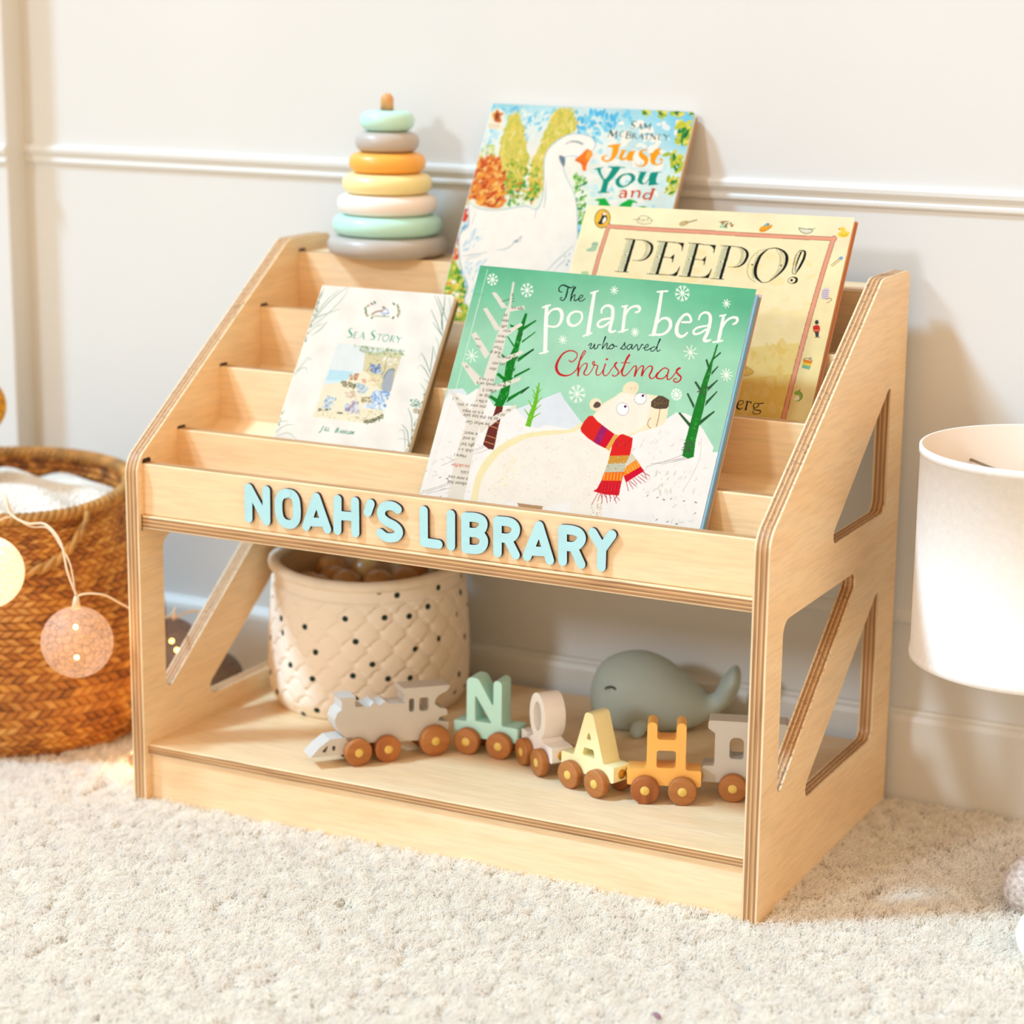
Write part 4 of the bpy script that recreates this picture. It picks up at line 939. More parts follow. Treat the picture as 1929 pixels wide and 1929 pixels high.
["L",4,"6a7452",45,[481,343,515,335]],
["L",4,"6a7452",42,[481,357,514,349]],
["L",4,"6a7452",42,[480,371,514,363]],
["L",4,"6a7452",42,[479,385,513,376]],
["L",4,"6a7452",40,[478,399,513,390]],
["L",4,"6a7452",40,[477,413,512,404]],
["L",4,"6a7452",43,[476,426,512,418]],
["L",4,"6a7452",43,[475,440,511,432]],
["L",4,"6a7452",43,[474,454,511,445]],
["L",4,"6a7452",45,[472,495,509,487]],
["L",4,"6a7452",45,[472,509,509,500]],
["L",4,"6a7452",41,[472,523,508,514]],
["L",4,"6a7452",43,[472,536,508,528]],
["L",4,"6a7452",43,[472,550,507,542]],
["L",4,"6a7452",43,[472,564,507,555]],
["L",4,"6a7452",41,[472,578,507,569]],
["L",4,"6a7452",43,[472,591,506,583]],
["L",4,"6a7452",43,[472,605,506,596]],
["L",4,"6a7452",41,[472,619,505,610]],
["Q",5,"11140d",[494,471,494,474,493,477,491,478,489,479,486,479,483,477,481,475,480,472,479,469,480,467,482,465,485,464,488,465,491,466,493,469]],
["C",5,"11140d",[45,67,112],[544,318,619,322,651,327]],
["C",5,"11140d",[112,224,269,224,112,34],[651,327,704,358,723,405,708,470,666,511,606,522]],
["C",4,"6a7452",32,[625,326,662,376,667,441,635,512,564,520]],
["C",4,"6a7452",27,[648,336,688,380,692,439,655,508]],
["L",4,"6a7452",32,[658,360,677,356]],
["L",4,"6a7452",32,[660,371,680,366]],
["L",4,"6a7452",30,[662,382,682,377]],
["L",4,"6a7452",32,[664,392,684,387]],
["L",4,"6a7452",32,[666,403,686,398]],
["L",4,"6a7452",31,[668,414,688,408]],
["L",4,"6a7452",32,[669,424,689,419]],
["L",4,"6a7452",32,[668,435,689,429]],
["L",4,"6a7452",34,[667,446,688,440]],
["L",4,"6a7452",30,[667,457,688,451]],
["L",4,"6a7452",31,[666,468,687,461]],
["L",4,"6a7452",32,[665,478,686,472]],
["P",3,"ece6c0",[778,324,828,326,816,640,766,639]],
["L",4,"6a7452",32,[778,324,766,639]],
["P",5,"11140d",[828,323,855,324,843,640,814,640]],
["L",5,"11140d",53,[755,323,866,325]],
["L",5,"11140d",54,[737,640,861,641]],
["L",4,"6a7452",42,[790,336,822,328]],
["L",4,"6a7452",40,[789,350,822,341]],
["L",4,"6a7452",42,[788,363,821,355]],
["L",4,"6a7452",42,[787,377,820,369]],
["L",4,"6a7452",42,[786,391,820,382]],
["L",4,"6a7452",40,[785,405,819,396]],
["L",4,"6a7452",42,[784,418,819,410]],
["L",4,"6a7452",42,[783,432,818,424]],
["L",4,"6a7452",40,[782,446,818,437]],
["L",4,"6a7452",40,[781,460,817,451]],
["L",4,"6a7452",40,[779,501,816,492]],
["L",4,"6a7452",42,[779,514,815,506]],
["L",4,"6a7452",40,[779,528,814,519]],
["L",4,"6a7452",42,[779,541,814,533]],
["L",4,"6a7452",45,[778,555,813,546]],
["L",4,"6a7452",43,[778,569,813,560]],
["L",4,"6a7452",43,[778,582,812,574]],
["L",4,"6a7452",41,[778,596,812,587]],
["L",4,"6a7452",43,[778,609,811,601]],
["L",4,"6a7452",43,[778,623,811,615]],
["Q",5,"11140d",[801,477,801,480,800,482,798,484,795,485,792,484,790,483,788,480,786,478,786,475,787,472,789,470,792,470,794,470,797,472,799,474]],
["L",5,"11140d",64,[830,324,996,328]],
["P",5,"11140d",[934,325,1008,326,1009,402,1002,403,995,365,974,343]],
["L",5,"11140d",54,[840,471,929,476]],
["P",5,"11140d",[913,474,944,433,948,518,940,519,934,487]],
["L",5,"11140d",67,[835,640,1011,642]],
["P",5,"11140d",[928,641,977,629,1006,602,1018,554,1025,554,1016,643]],
["P",3,"ece6c0",[1069,325,1119,326,1112,642,1063,641]],
["L",4,"6a7452",32,[1069,325,1063,641]],
["P",5,"11140d",[1118,324,1145,325,1139,642,1110,642]],
["L",5,"11140d",51,[1047,324,1157,325]],
["L",5,"11140d",51,[1035,643,1158,643]],
["L",4,"6a7452",41,[1081,337,1113,328]],
["L",4,"6a7452",45,[1080,350,1113,342]],
["L",4,"6a7452",42,[1080,364,1113,356]],
["L",4,"6a7452",43,[1079,378,1112,370]],
["L",4,"6a7452",41,[1078,392,1112,383]],
["L",4,"6a7452",40,[1078,406,1112,397]],
["L",4,"6a7452",42,[1077,419,1112,411]],
["L",4,"6a7452",43,[1076,433,1111,425]],
["L",4,"6a7452",43,[1075,447,1111,439]],
["L",4,"6a7452",40,[1075,461,1111,452]],
["L",4,"6a7452",45,[1073,502,1110,493]],
["L",4,"6a7452",40,[1074,516,1110,507]],
["L",4,"6a7452",42,[1074,529,1109,521]],
["L",4,"6a7452",42,[1074,543,1109,535]],
["L",4,"6a7452",41,[1074,557,1109,548]],
["L",4,"6a7452",41,[1074,571,1108,562]],
["L",4,"6a7452",43,[1074,584,1108,576]],
["L",4,"6a7452",40,[1075,598,1108,589]],
["L",4,"6a7452",40,[1075,612,1108,603]],
["L",4,"6a7452",42,[1075,625,1107,617]],
["Q",5,"11140d",[1095,478,1095,481,1094,484,1092,485,1089,486,1087,486,1084,484,1082,482,1081,479,1080,476,1081,474,1083,472,1086,471,1089,472,1091,473,1094,475]],
["L",5,"11140d",61,[1128,329,1292,332]],
["P",5,"11140d",[1230,329,1304,331,1304,406,1297,406,1291,370,1270,347]],
["L",5,"11140d",51,[1137,475,1225,480]],
["P",5,"11140d",[1209,478,1240,436,1243,521,1235,522,1230,490]],
["L",5,"11140d",61,[1132,643,1305,644]],
["P",5,"11140d",[1224,643,1272,632,1301,605,1313,557,1320,557,1310,645]],
["P",3,"ece6c0",[1368,331,1417,333,1405,647,1356,646]],
["L",4,"6a7452",32,[1368,331,1356,646]],
["P",5,"11140d",[1416,330,1442,331,1431,648,1403,648]],
["L",5,"11140d",54,[1345,330,1454,331]],
["L",5,"11140d",54,[1328,648,1450,649]],
["L",4,"6a7452",41,[1379,343,1411,335]],
["L",4,"6a7452",41,[1378,357,1410,348]],
["L",4,"6a7452",43,[1377,370,1410,362]],
["L",4,"6a7452",43,[1376,384,1409,376]],
["L",4,"6a7452",43,[1375,398,1409,390]],
["L",4,"6a7452",41,[1374,412,1408,403]],
["L",4,"6a7452",41,[1373,426,1408,417]],
["L",4,"6a7452",42,[1373,439,1407,431]],
["L",4,"6a7452",42,[1372,453,1407,445]],
["L",4,"6a7452",40,[1371,467,1406,458]],
["L",4,"6a7452",40,[1369,508,1405,499]],
["L",4,"6a7452",40,[1369,522,1404,513]],
["L",4,"6a7452",42,[1369,535,1404,527]],
["L",4,"6a7452",40,[1369,549,1403,540]],
["L",4,"6a7452",40,[1369,563,1403,554]],
["L",4,"6a7452",40,[1369,576,1402,568]],
["L",4,"6a7452",41,[1368,590,1402,581]],
["L",4,"6a7452",43,[1368,603,1401,595]],
["L",4,"6a7452",41,[1368,617,1401,609]],
["L",4,"6a7452",41,[1368,631,1400,622]],
["Q",5,"11140d",[1390,484,1390,487,1389,489,1387,491,1385,492,1382,492,1379,490,1377,488,1376,485,1376,482,1377,480,1379,478,1381,477,1384,478,1387,479,1389,481]],
["C",5,"11140d",[43,64,107],[1438,331,1510,336,1541,340]],
["C",5,"11140d",[107,214,257,214,107,32],[1541,340,1591,370,1609,417,1594,481,1553,520,1495,531]],
["C",4,"6a7452",30,[1516,340,1550,388,1555,451,1523,522,1455,529]],
["C",4,"6a7452",26,[1538,349,1575,392,1579,450,1542,518]],
["L",4,"6a7452",30,[1547,373,1566,368]],
["L",4,"6a7452",32,[1549,383,1568,379]],
["L",4,"6a7452",29,[1551,394,1570,389]],
["L",4,"6a7452",31,[1552,404,1572,399]],
["L",4,"6a7452",31,[1554,415,1574,409]],
["L",4,"6a7452",31,[1556,425,1576,420]],
["L",4,"6a7452",32,[1557,435,1577,430]],
["L",4,"6a7452",32,[1556,446,1576,440]],
["L",4,"6a7452",31,[1555,457,1575,451]],
["L",4,"6a7452",32,[1554,467,1575,461]],
["L",4,"6a7452",31,[1553,478,1574,472]],
["L",4,"6a7452",32,[1553,488,1573,482]],
["C",4,"6a7452",39,[1767,342,1698,367,1645,444,1640,549,1676,620,1744,658]],
["C",5,"11140d",[81,223,304,243,81],[1781,339,1727,407,1709,524,1733,606,1793,655]],
["C",5,"11140d",[51,61,123,225,287,205,102,61],[1793,656,1851,646,1916,584,1962,508,1968,424,1935,363,1858,328,1780,337]],
["C",4,"6a7452",31,[1854,335,1910,428,1906,543,1859,640]],
["C",4,"6a7452",32,[1880,340,1939,416,1938,510,1884,618]],
["C",4,"6a7452",29,[1746,359,1695,441,1684,547,1718,628]],
["L",4,"6a7452",32,[1712,387,1686,383]],
["L",4,"6a7452",30,[1891,366,1916,367]],
["L",4,"6a7452",32,[1711,407,1686,404]],
["L",4,"6a7452",30,[1896,384,1921,385]],
["L",4,"6a7452",31,[1709,428,1685,424]],
["L",4,"6a7452",31,[1900,402,1924,402]],
["L",4,"6a7452",29,[1709,448,1685,444]],
["L",4,"6a7452",30,[1904,420,1928,420]],
["L",4,"6a7452",30,[1708,468,1685,464]],
["L",4,"6a7452",30,[1907,438,1930,438]],
["L",4,"6a7452",30,[1708,488,1686,484]],
["L",4,"6a7452",32,[1909,455,1932,456]],
["L",4,"6a7452",30,[1708,508,1686,504]],
["L",4,"6a7452",32,[1911,473,1934,474]],
["L",4,"6a7452",31,[1708,528,1687,524]],
["L",4,"6a7452",32,[1912,491,1934,492]],
["L",4,"6a7452",30,[1709,548,1689,544]],
["L",4,"6a7452",30,[1913,509,1934,510]],
["L",4,"6a7452",30,[1710,568,1691,564]],
["L",4,"6a7452",31,[1912,528,1934,528]],
["L",4,"6a7452",31,[1711,588,1693,584]],
["L",4,"6a7452",31,[1911,546,1933,546]],
["L",4,"6a7452",30,[1713,608,1695,604]],
["L",4,"6a7452",30,[1910,564,1931,564]],
["Q",5,"11140d",[1679,494,1679,497,1678,500,1676,501,1674,502,1671,502,1668,500,1666,498,1665,495,1665,492,1666,490,1668,488,1670,488,1673,488,1676,489,1678,492]],
["Q",5,"11140d",[1937,487,1937,490,1936,492,1934,494,1932,495,1929,494,1927,493,1925,490,1923,488,1923,485,1924,482,1926,481,1929,480,1931,480,1934,482,1936,484]],
["C",5,"11140d",[61,164,225,205,51],[2066,335,2110,345,2116,405,2096,490,2072,559]],
["C",5,"11140d",51,[2066,335,2039,389,2038,493,2045,550,2072,559]],
["C",4,"11140d",[162,121,40],[2078,353,2065,439,2063,533]],
["L",4,"6a7452",30,[2034,389,2062,383]],
["L",4,"6a7452",30,[2035,406,2062,400]],
["L",4,"6a7452",30,[2036,422,2062,417]],
["L",4,"6a7452",31,[2036,439,2062,433]],
["L",4,"6a7452",30,[2037,456,2061,450]],
["L",4,"6a7452",32,[2038,472,2061,467]],
["L",4,"6a7452",29,[2039,489,2061,483]],
["L",4,"6a7452",31,[2039,506,2061,500]],
["C",5,"11140d",40,[2054,588,2028,603,2025,634,2058,651]],
["C",5,"11140d",[51,184,205,51],[2053,586,2091,599,2095,630,2063,651]],
["Q",5,"11140d",[2065,617,2065,622,2064,626,2061,629,2056,630,2052,630,2047,627,2044,623,2042,619,2042,614,2044,610,2047,607,2051,606,2056,606,2060,609,2063,613]],
["C",4,"11140d",[50,124,124,37],[1791,1753,1811,1774,1811,1806,1790,1828]],
["C",4,"11140d",[50,50,64,71,71,129,143,100,43],[1833,1791,1867,1785,1888,1767,1874,1748,1850,1754,1836,1788,1845,1816,1867,1827,1892,1812]],
["L",4,"11140d",[40,107,134],[1900,1753,1919,1749,1921,1826]],
["L",4,"11140d",39,[1902,1826,1937,1827]],
["C",4,"11140d",[43,64,100,86],[1919,1780,1929,1753,1951,1755,1951,1764]],
["C",4,"11140d",[56,74,87,56,87,81,56],[2003,1760,1983,1768,1983,1794,2003,1802,2021,1784,2019,1761,2003,1760]],
["C",4,"11140d",[43,100],[2019,1761,2059,1755]],
["C",4,"11140d",[54,67,94,94,60,54,60,54],[1990,1800,1987,1813,2024,1823,2049,1824,2051,1846,2019,1857,1989,1849,1991,1829]]],"sea":[["G",0,[[0,["f5f2ec","f6f0ea","f3efe9"]],[1,["f6f0ea","f6efe9","f4eee8"]]]],
["P",1,"e6ebee",[344,559,1035,569,972,1010,325,991]],
["P",2,"bfe1f0",[348,820,586,820,592,906,342,924]],
["P",2,"d8ecf2",[342,924,592,906,480,944,337,968]],
["P",2,"f3e9d0",[337,968,500,936,655,825,840,700,1009,953,1014,1176,991,1242,886,1295,321,1285,332,1114]],
["P",2,"dcd2ac",[647,625,1019,598,1015,727,1018,979,902,963,746,827,681,801]],
["D",3,"c9bd92.b9aa7c.e4d9b6",60,136,2,40,41,[659,662,996,648,999,815,895,856,714,798]],
["D",3,"8fae78.a5bd8f.7e9a66.b8a783.c5d4b0",150,172,4,-50,42,[457,565,1033,572,1030,634,801,649,654,630]],
["D",3,"d7cca2.cdbf90.e0d4b0.bfae7c",80,148,4,8,43,[333,1254,535,1213,1007,1155,988,1231,872,1285,359,1281]],
["Q",3,"aab0ba",[923,961,908,844,926,778,968,753,992,778,1014,899,1011,974]],
["C",4,"6f8590",113,[906,855,924,789,970,758,992,778]],
["D",4,"4f74ad.7fa3d6.c9d8ee.5f6e9a",66,208,1.5,40,44,[745,735,825,723,882,815,768,809]],
["D",4,"c58b63.d9a580.b27a52",39,166,1.4,60,45,[566,844,639,826,660,889,579,902]],
["D",4,"8d8a6a.a39a78.6e6a4c",57,185,1.5,20,46,[493,915,646,933,659,975,539,987]],
["D",4,"8fb0d0.c7d9ea.b5cbdd",66,184,1.4,50,47,[650,911,681,919,785,963,785,1017,695,1015]],
["D",4,"eadfb6.e6d6a4.f0e7c8.d8a896",66,197,1.3,20,48,[751,859,874,826,910,919,797,951]],
["D",4,"e2b49a.d9a07e",17,166,1.3,20,49,[698,885,747,881,755,923,717,927]],
["D",4,"9cbce8.c9dcf4.7f9fd2.e8f0f8",176,255,2,-20,50,[833,991,918,961,1010,990,1004,1145,800,1149,790,1118,859,1090]],
["D",4,"b8ac86.a2946a",52,169,1.4,20,51,[741,1053,838,1044,850,1096,763,1105]],
["D",4,"dfe6ee.b8cfe6.c9a8b8.8f7f9f",110,215,2,60,52,[612,1141,715,1077,772,1200,708,1227,620,1199]],
["D",4,"e6d8c0.cfc0a4.d9b0a0",44,201,1.4,60,53,[580,1026,666,996,687,1058,603,1077]],
["D",4,"b3cbe6.d3e0ee.8fa6c2",79,199,1.6,-40,54,[374,1207,411,1080,508,1097,475,1202]],
["D",4,"7f8a5f.5f6f52.938a62",22,153,3,4,55,[362,1203,474,1200,478,1213,369,1224]],
["D",4,"7f7a5f.5f5f4a",17,130,2,4,56,[553,1216,607,1211,609,1232,565,1236]],
["D",4,"7a7f5f.5f6650.94906e.aaa688",88,200,3,-20,57,[813,1275,927,1248,1014,1192,1011,1234,887,1297]],
["D",4,"ffffff.f2e0e0.e9e9dc",17,229,1.5,60,58,[833,663,971,656,1007,701,886,739]],
["C",4,"8d7a5f",62,[881,707,894,781,881,847]],
["C",4,"8d7a5f",61,[740,720,735,774,721,802]],
["C",3,"1f9a7e",[42,52,114,156,145,93,52,42],[451,408,431,405,417,422,431,444,458,465,457,486,436,495,416,487]],
["C",3,"1f9a7e",[42,52,114,156,145,93,52,42],[686,412,666,409,652,426,666,448,692,469,692,490,671,498,652,491]],
["L",3,"48a890",96,[486,435,485,495]],
["L",3,"48a890",38,[486,435,521,437]],
["L",3,"48a890",28,[487,465,511,465]],
["L",3,"48a890",38,[482,496,516,496]],
["L",3,"48a890",42,[566,435,545,497]],
["L",3,"48a890",114,[566,435,591,498]],
["L",3,"48a890",36,[555,475,582,476]],
["L",3,"48a890",73,[743,439,739,502]],
["L",3,"48a890",47,[709,439,774,440]],
["Q",3,"48a890",[820,437,830,445,837,457,839,471,836,485,829,496,819,504,807,507,795,504,785,496,778,484,776,470,779,456,786,445,796,437,808,434]],
["Q",4,"f6f0ea",[818,444,826,450,831,459,832,470,830,481,824,491,816,497,807,499,798,497,790,491,785,482,783,471,785,460,791,450,799,444,809,442]],
["L",3,"48a890",96,[865,443,860,501]],
["L",3,"48a890",82,[861,443,860,501]],
["C",3,"48a890",37,[861,443,888,445,891,463,863,474]],
["L",3,"48a890",66,[870,473,899,502]],
["L",3,"1f9a7e",100,[914,445,939,471]],
["L",3,"48a890",[40,71,91],[966,445,941,471,939,501]],
["Q",2,"7f8f62",[873,195,873,198,870,202,865,204,859,205,852,205,846,204,841,201,839,197,839,194,842,190,847,188,853,187,860,187,866,188,870,191]],
["Q",2,"a3a06f",[880,231,877,233,872,233,866,232,859,229,853,224,849,220,847,215,847,211,849,209,854,209,861,210,867,213,873,218,878,222,880,227]],
["Q",2,"8f7a6a",[865,261,861,261,856,258,852,253,848,247,845,241,845,235,846,231,849,229,853,229,857,232,862,237,866,243,868,249,869,255,868,259]],
["Q",2,"5f7f62",[814,283,811,280,808,275,808,270,808,264,811,258,814,254,818,252,822,252,826,255,828,260,829,265,828,272,826,277,822,281,818,283]],
["Q",2,"7f8f62",[616,273,618,276,619,281,618,286,615,291,610,295,605,298,601,298,596,296,594,293,593,288,595,283,598,278,602,274,607,271,612,271]],
["Q",2,"a3a06f",[572,268,572,271,569,275,564,277,558,278,551,278,545,277,540,274,538,270,538,267,541,263,546,261,552,260,559,260,565,261,570,264]],
["Q",2,"8f7a6a",[550,257,547,259,543,259,536,258,530,255,524,250,519,246,517,241,517,237,520,235,524,235,531,236,537,239,544,244,548,248,550,253]],
["Q",2,"5f7f62",[533,238,529,238,524,235,520,230,516,224,513,218,513,212,514,208,517,206,521,206,525,209,530,213,534,220,536,226,537,232,536,236]],
["Q",2,"7f8f62",[507,212,503,210,501,205,500,199,501,193,503,188,506,184,511,182,515,182,518,185,521,189,521,195,521,201,518,207,515,211,511,213]],
["Q",2,"a3a06f",[516,179,515,175,516,171,519,167,524,163,530,161,536,161,541,162,545,165,546,169,545,173,542,177,536,181,530,183,524,183,519,182]],
["Q",2,"8f7a6a",[545,145,546,142,550,140,556,140,563,141,570,143,576,147,580,150,581,154,579,157,575,159,569,160,562,159,555,157,550,153,546,149]],
["Q",2,"5f7f62",[573,120,577,119,582,120,588,124,594,128,598,134,601,140,602,145,600,148,596,149,591,147,586,144,580,139,575,133,573,128,572,123]],
["Q",2,"5f7f62",[798,143,796,145,791,145,785,144,778,141,772,136,767,131,765,127,765,123,768,121,773,121,779,122,786,125,792,130,796,134,799,139]],
["Q",2,"7f8f62",[835,165,830,165,826,162,821,157,817,151,815,145,814,139,815,135,818,133,822,133,827,136,831,141,835,147,838,153,838,159,837,163]],
["Q",2,"a3a06f",[837,187,834,184,831,179,830,174,831,167,833,162,837,158,841,156,845,156,848,159,851,164,852,169,851,176,849,181,845,185,841,187]],
["D",3,"8fa8dc.a9c0ea.c9d8f4",16,202,1.4,30,60,[686,193,736,179,776,218,773,259,687,266]],
["D",3,"b98a6a.a07a58",6,172,1.3,20,61,[667,168,703,160,713,191,675,194]],
["C",3,"a5805f",157,[595,254,630,224,691,209]],
["C",3,"8f9f6f",82,[621,265,774,261]],
["T",3,"4f9a84","J",541,-9,0.92,0.25,[444,1413]],
["T",3,"4f9a84","ILL",363,-9,0.92,0.25,[477,1405]],
["T",3,"4f9a84","B",480,-9,0.92,0.25,[588,1410]],
["T",3,"4f9a84","ARKLEM",319,-9,0.92,0.25,[634,1411]],
["C",2,"9db5a2",[46,114,114,57],[268,3,166,103,61,264,12,387]],
["C",2,"9db5a2",[41,102,51],[189,36,92,153,13,322]],
["C",2,"9db5a2",[30,75,75,38],[281,8,243,130,123,313,15,430]],
["C",2,"9db5a2",[40,101,101,50],[256,221,155,273,38,331,-6,399]],
["C",2,"9db5a2",[41,102,51],[175,352,121,443,44,514]],
["C",2,"9db5a2",[41,102,51],[27,26,15,126,-5,269]],
["C",2,"9db5a2",[26,64,32],[177,374,67,415,-1,518]],
["C",2,"9db5a2",[26,65,65,33],[117,734,73,770,25,860,-5,937]],
["C",2,"9db5a2",[26,65,65,33],[133,882,98,826,43,847,-2,915]],
["C",2,"9db5a2",[23,57,28],[135,753,97,725,48,761]],
["C",2,"9db5a2",[30,75,75,38],[168,1380,83,1394,6,1465,-16,1530]],
["C",2,"9db5a2",[34,86,43],[102,1350,8,1370,-30,1458]],
["C",2,"9db5a2",[26,64,32],[236,1514,129,1463,31,1504]],
["C",2,"9db5a2",[35,87,44],[27,1231,-14,1341,-40,1459]],
["D",2,"7a9a84.5f8068.9db5a2.b08a86",120,182,3,-60,62,[-10,51,35,48,26,429,-6,669,-35,950,-34,1184,-19,1520,-47,1523,-64,996,-34,521]],
["D",3,"6f7a3f.56703f.a5745a.8fa05f",36,172,3,-70,63,[-46,1312,-38,1206,38,1293,-8,1487,-39,1512]],
["C",2,"7a9a84",[36,72,72,50],[1155,18,1266,169,1334,322,1348,384]],
["C",2,"7a9a84",[48,97,97,68],[1262,15,1288,135,1299,240,1330,343]],
["C",2,"7a9a84",[38,75,53],[1188,21,1264,127,1377,287]],
["C",2,"7a9a84",[36,72,50],[1165,156,1272,295,1344,390]],
["C",2,"7a9a84",[36,72,50],[1219,279,1315,366,1362,414]],
["C",2,"9db5a2",[31,61,43],[1309,28,1360,162,1378,308]],
["C",2,"7a9a84",[41,82,57],[1294,504,1318,617,1341,761]],
["C",2,"9db5a2",[31,61,43],[1297,514,1372,654,1381,819]],
["C",2,"7a9a84",[36,72,50],[1200,580,1265,653,1361,790]],
["C",2,"9db5a2",[26,36],[1183,629,1205,580]],
["C",2,"7a9a84",[38,75,53],[1229,693,1293,744,1360,821]],
["C",2,"9db5a2",[26,36],[1209,731,1229,693]],
["C",2,"9db5a2",[31,61,43],[1303,827,1349,853,1385,902]],
["C",2,"9db5a2",[32,64,45],[1279,870,1339,927,1371,996]],
["C",2,"9db5a2",[27,54,37],[1290,420,1343,489,1364,592]],
["C",2,"7a9a84",[38,75,53],[1232,1112,1300,1209,1352,1377]],
["C",2,"7a9a84",[38,76,53],[1222,1268,1296,1332,1340,1439]],
["C",2,"9db5a2",[32,64,45],[1210,1330,1265,1335,1334,1521]],
["C",2,"9db5a2",[26,51,36],[1222,1401,1331,1410,1357,1458]],
["C",2,"9db5a2",[31,61,43],[1200,1515,1283,1527,1314,1523]],
["D",2,"4f5f2f.6b7a3a.3f4f2a.8a7a4a",200,143,4,-70,64,[1398,74,1385,86,1359,404,1357,811,1346,1050,1334,1521,1380,1516,1408,1044,1415,723,1420,357]],
["Q",3,"dfe8df",[1340,1056,1341,1072,1335,1087,1322,1097,1304,1102,1284,1101,1265,1093,1250,1081,1241,1065,1240,1049,1246,1034,1259,1023,1277,1018,1297,1020,1316,1027,1331,1040]],
["D",4,"8fae96.b8ccb8.6f8f78",66,128,2,30,65,[1233,1030,1326,1021,1348,1091,1255,1100]],
["Q",3,"c9b8a0",[1346,1127,1347,1137,1344,1146,1336,1153,1326,1156,1314,1155,1303,1150,1294,1142,1289,1133,1288,1122,1291,1113,1299,1107,1309,1104,1321,1105,1332,1109,1341,1117]]]}''')
FR = json.loads('''{"polar":{"o":[277.59,138.3,487.23],"u":[0.99989,-0.00711,-0.01282],"v":[-0.01466,-0.48476,-0.87453],"n":[0.0,-0.87462,0.48481],"size":[252.5,243.0]},"sea":{"o":[100.88,168.23,455.35],"u":[1.0,0.00098,0.00145],"v":[0.00175,-0.55919,-0.82904],"n":[0.0,-0.82904,0.55919],"size":[136.0,168.0]},"peepo":{"o":[321.09,260.51,531.73],"u":[0.99996,0.00456,0.00703],"v":[0.00838,-0.54462,-0.83864],"n":[0.0,-0.83867,0.54464],"size":[248.0,216.0]},"goose":{"o":[185.35,337.02,613.83],"u":[0.99998,-0.00322,-0.0058],"v":[-0.00663,-0.4848,-0.8746],"n":[0.0,-0.87462,0.48481],"size":[206.0,255.0]}}''')
def inside(x, y, P):
    r = False; j = len(P)-1
    for i in range(len(P)):
        if (P[i][1] > y) != (P[j][1] > y) and x < (P[j][0]-P[i][0])*(y-P[i][1])/(P[j][1]-P[i][1])+P[i][0]: r = not r
        j = i
    return r
class Print:                                                # rasterises the printed cover into a fine colour grid, in cover millimetres
    def __init__(s, w, h, cell):
        s.w = w; s.h = h; s.k = 2/cell; s.W = int(round(w*s.k)); s.H = int(round(h*s.k)); s.a = np.ones((s.H, s.W, 3), np.float32)
    def add(s, pts, L, col):
        k = s.k; P = [(a*k, b*k) for a, b in pts]; xs = [p[0] for p in P]; ys = [p[1] for p in P]
        x0, x1 = max(0, int(min(xs))), min(s.W, int(max(xs))+2); y0, y1 = max(0, int(min(ys))), min(s.H, int(max(ys))+2)
        if x1 <= x0 or y1 <= y0: return
        X = (np.arange(x0, x1)+.5)[None, :]; Y = (np.arange(y0, y1)+.5)[:, None]; M = np.zeros((y1-y0, x1-x0), bool)
        for (ax, ay), (bx, by) in zip(P, P[1:]+P[:1]):
            if ay == by: continue
            M ^= ((ay > Y) != (by > Y)) & (X < (bx-ax)*(Y-ay)/(by-ay)+ax)
        s.a[y0:y1, x0:x1][M] = [int(col[i:i+2], 16)/255 for i in (0, 2, 4)]
    def stroke(s, p, w, L, col):
        A, B = ribbon(p, w); ws = w if isinstance(w, list) else [w]*len(p)
        for i in range(len(p)-1): s.add([A[i], A[i+1], B[i+1], B[i]], L, col)
        for i in range(len(p)):
            if ws[i] > .45: s.add([(p[i][0]+ws[i]/2*cos(t*pi/6), p[i][1]+ws[i]/2*sin(t*pi/6)) for t in range(12)], L, col)
    def grad(s, rows):
        v = (np.arange(s.H)+.5)/s.H; u = (np.arange(s.W)+.5)/s.W
        C3 = np.array([[[int(c[i:i+2], 16)/255 for i in (0, 2, 4)] for c in cs] for _, cs in rows]); vs = [r[0] for r in rows]
        G = np.stack([[np.interp(v, vs, C3[:, j, q]) for q in range(3)] for j in range(3)])          # 3 columns x rgb x H
        f = np.clip(u*2, 0, 2); i0 = np.minimum(f.astype(int), 1); t = (f-i0)
        for q in range(3): s.a[:, :, q] = G[i0, q, :].T*(1-t)[None, :]+G[i0+1, q, :].T*t[None, :]
        s.a *= (1+.025*np.sin(u*17+v[:, None]*5)*np.sin(v[:, None]*23-u*7))[:, :, None]
    def colours(s):                                         # averaged to the mesh grid, bottom row first, linear
        H, W = s.H//2, s.W//2; a = s.a[:H*2, :W*2].reshape(H, 2, W, 2, 3).mean((1, 3))[::-1]; a = np.clip(a, 0, 1)
        a = np.where(a <= .04045, a/12.92, ((a+.055)/1.055)**2.4); return np.concatenate([a, np.ones((H, W, 1))], 2)
def pr(f): return [(f[i]/10, f[i+1]/10) for i in range(0, len(f), 2)]
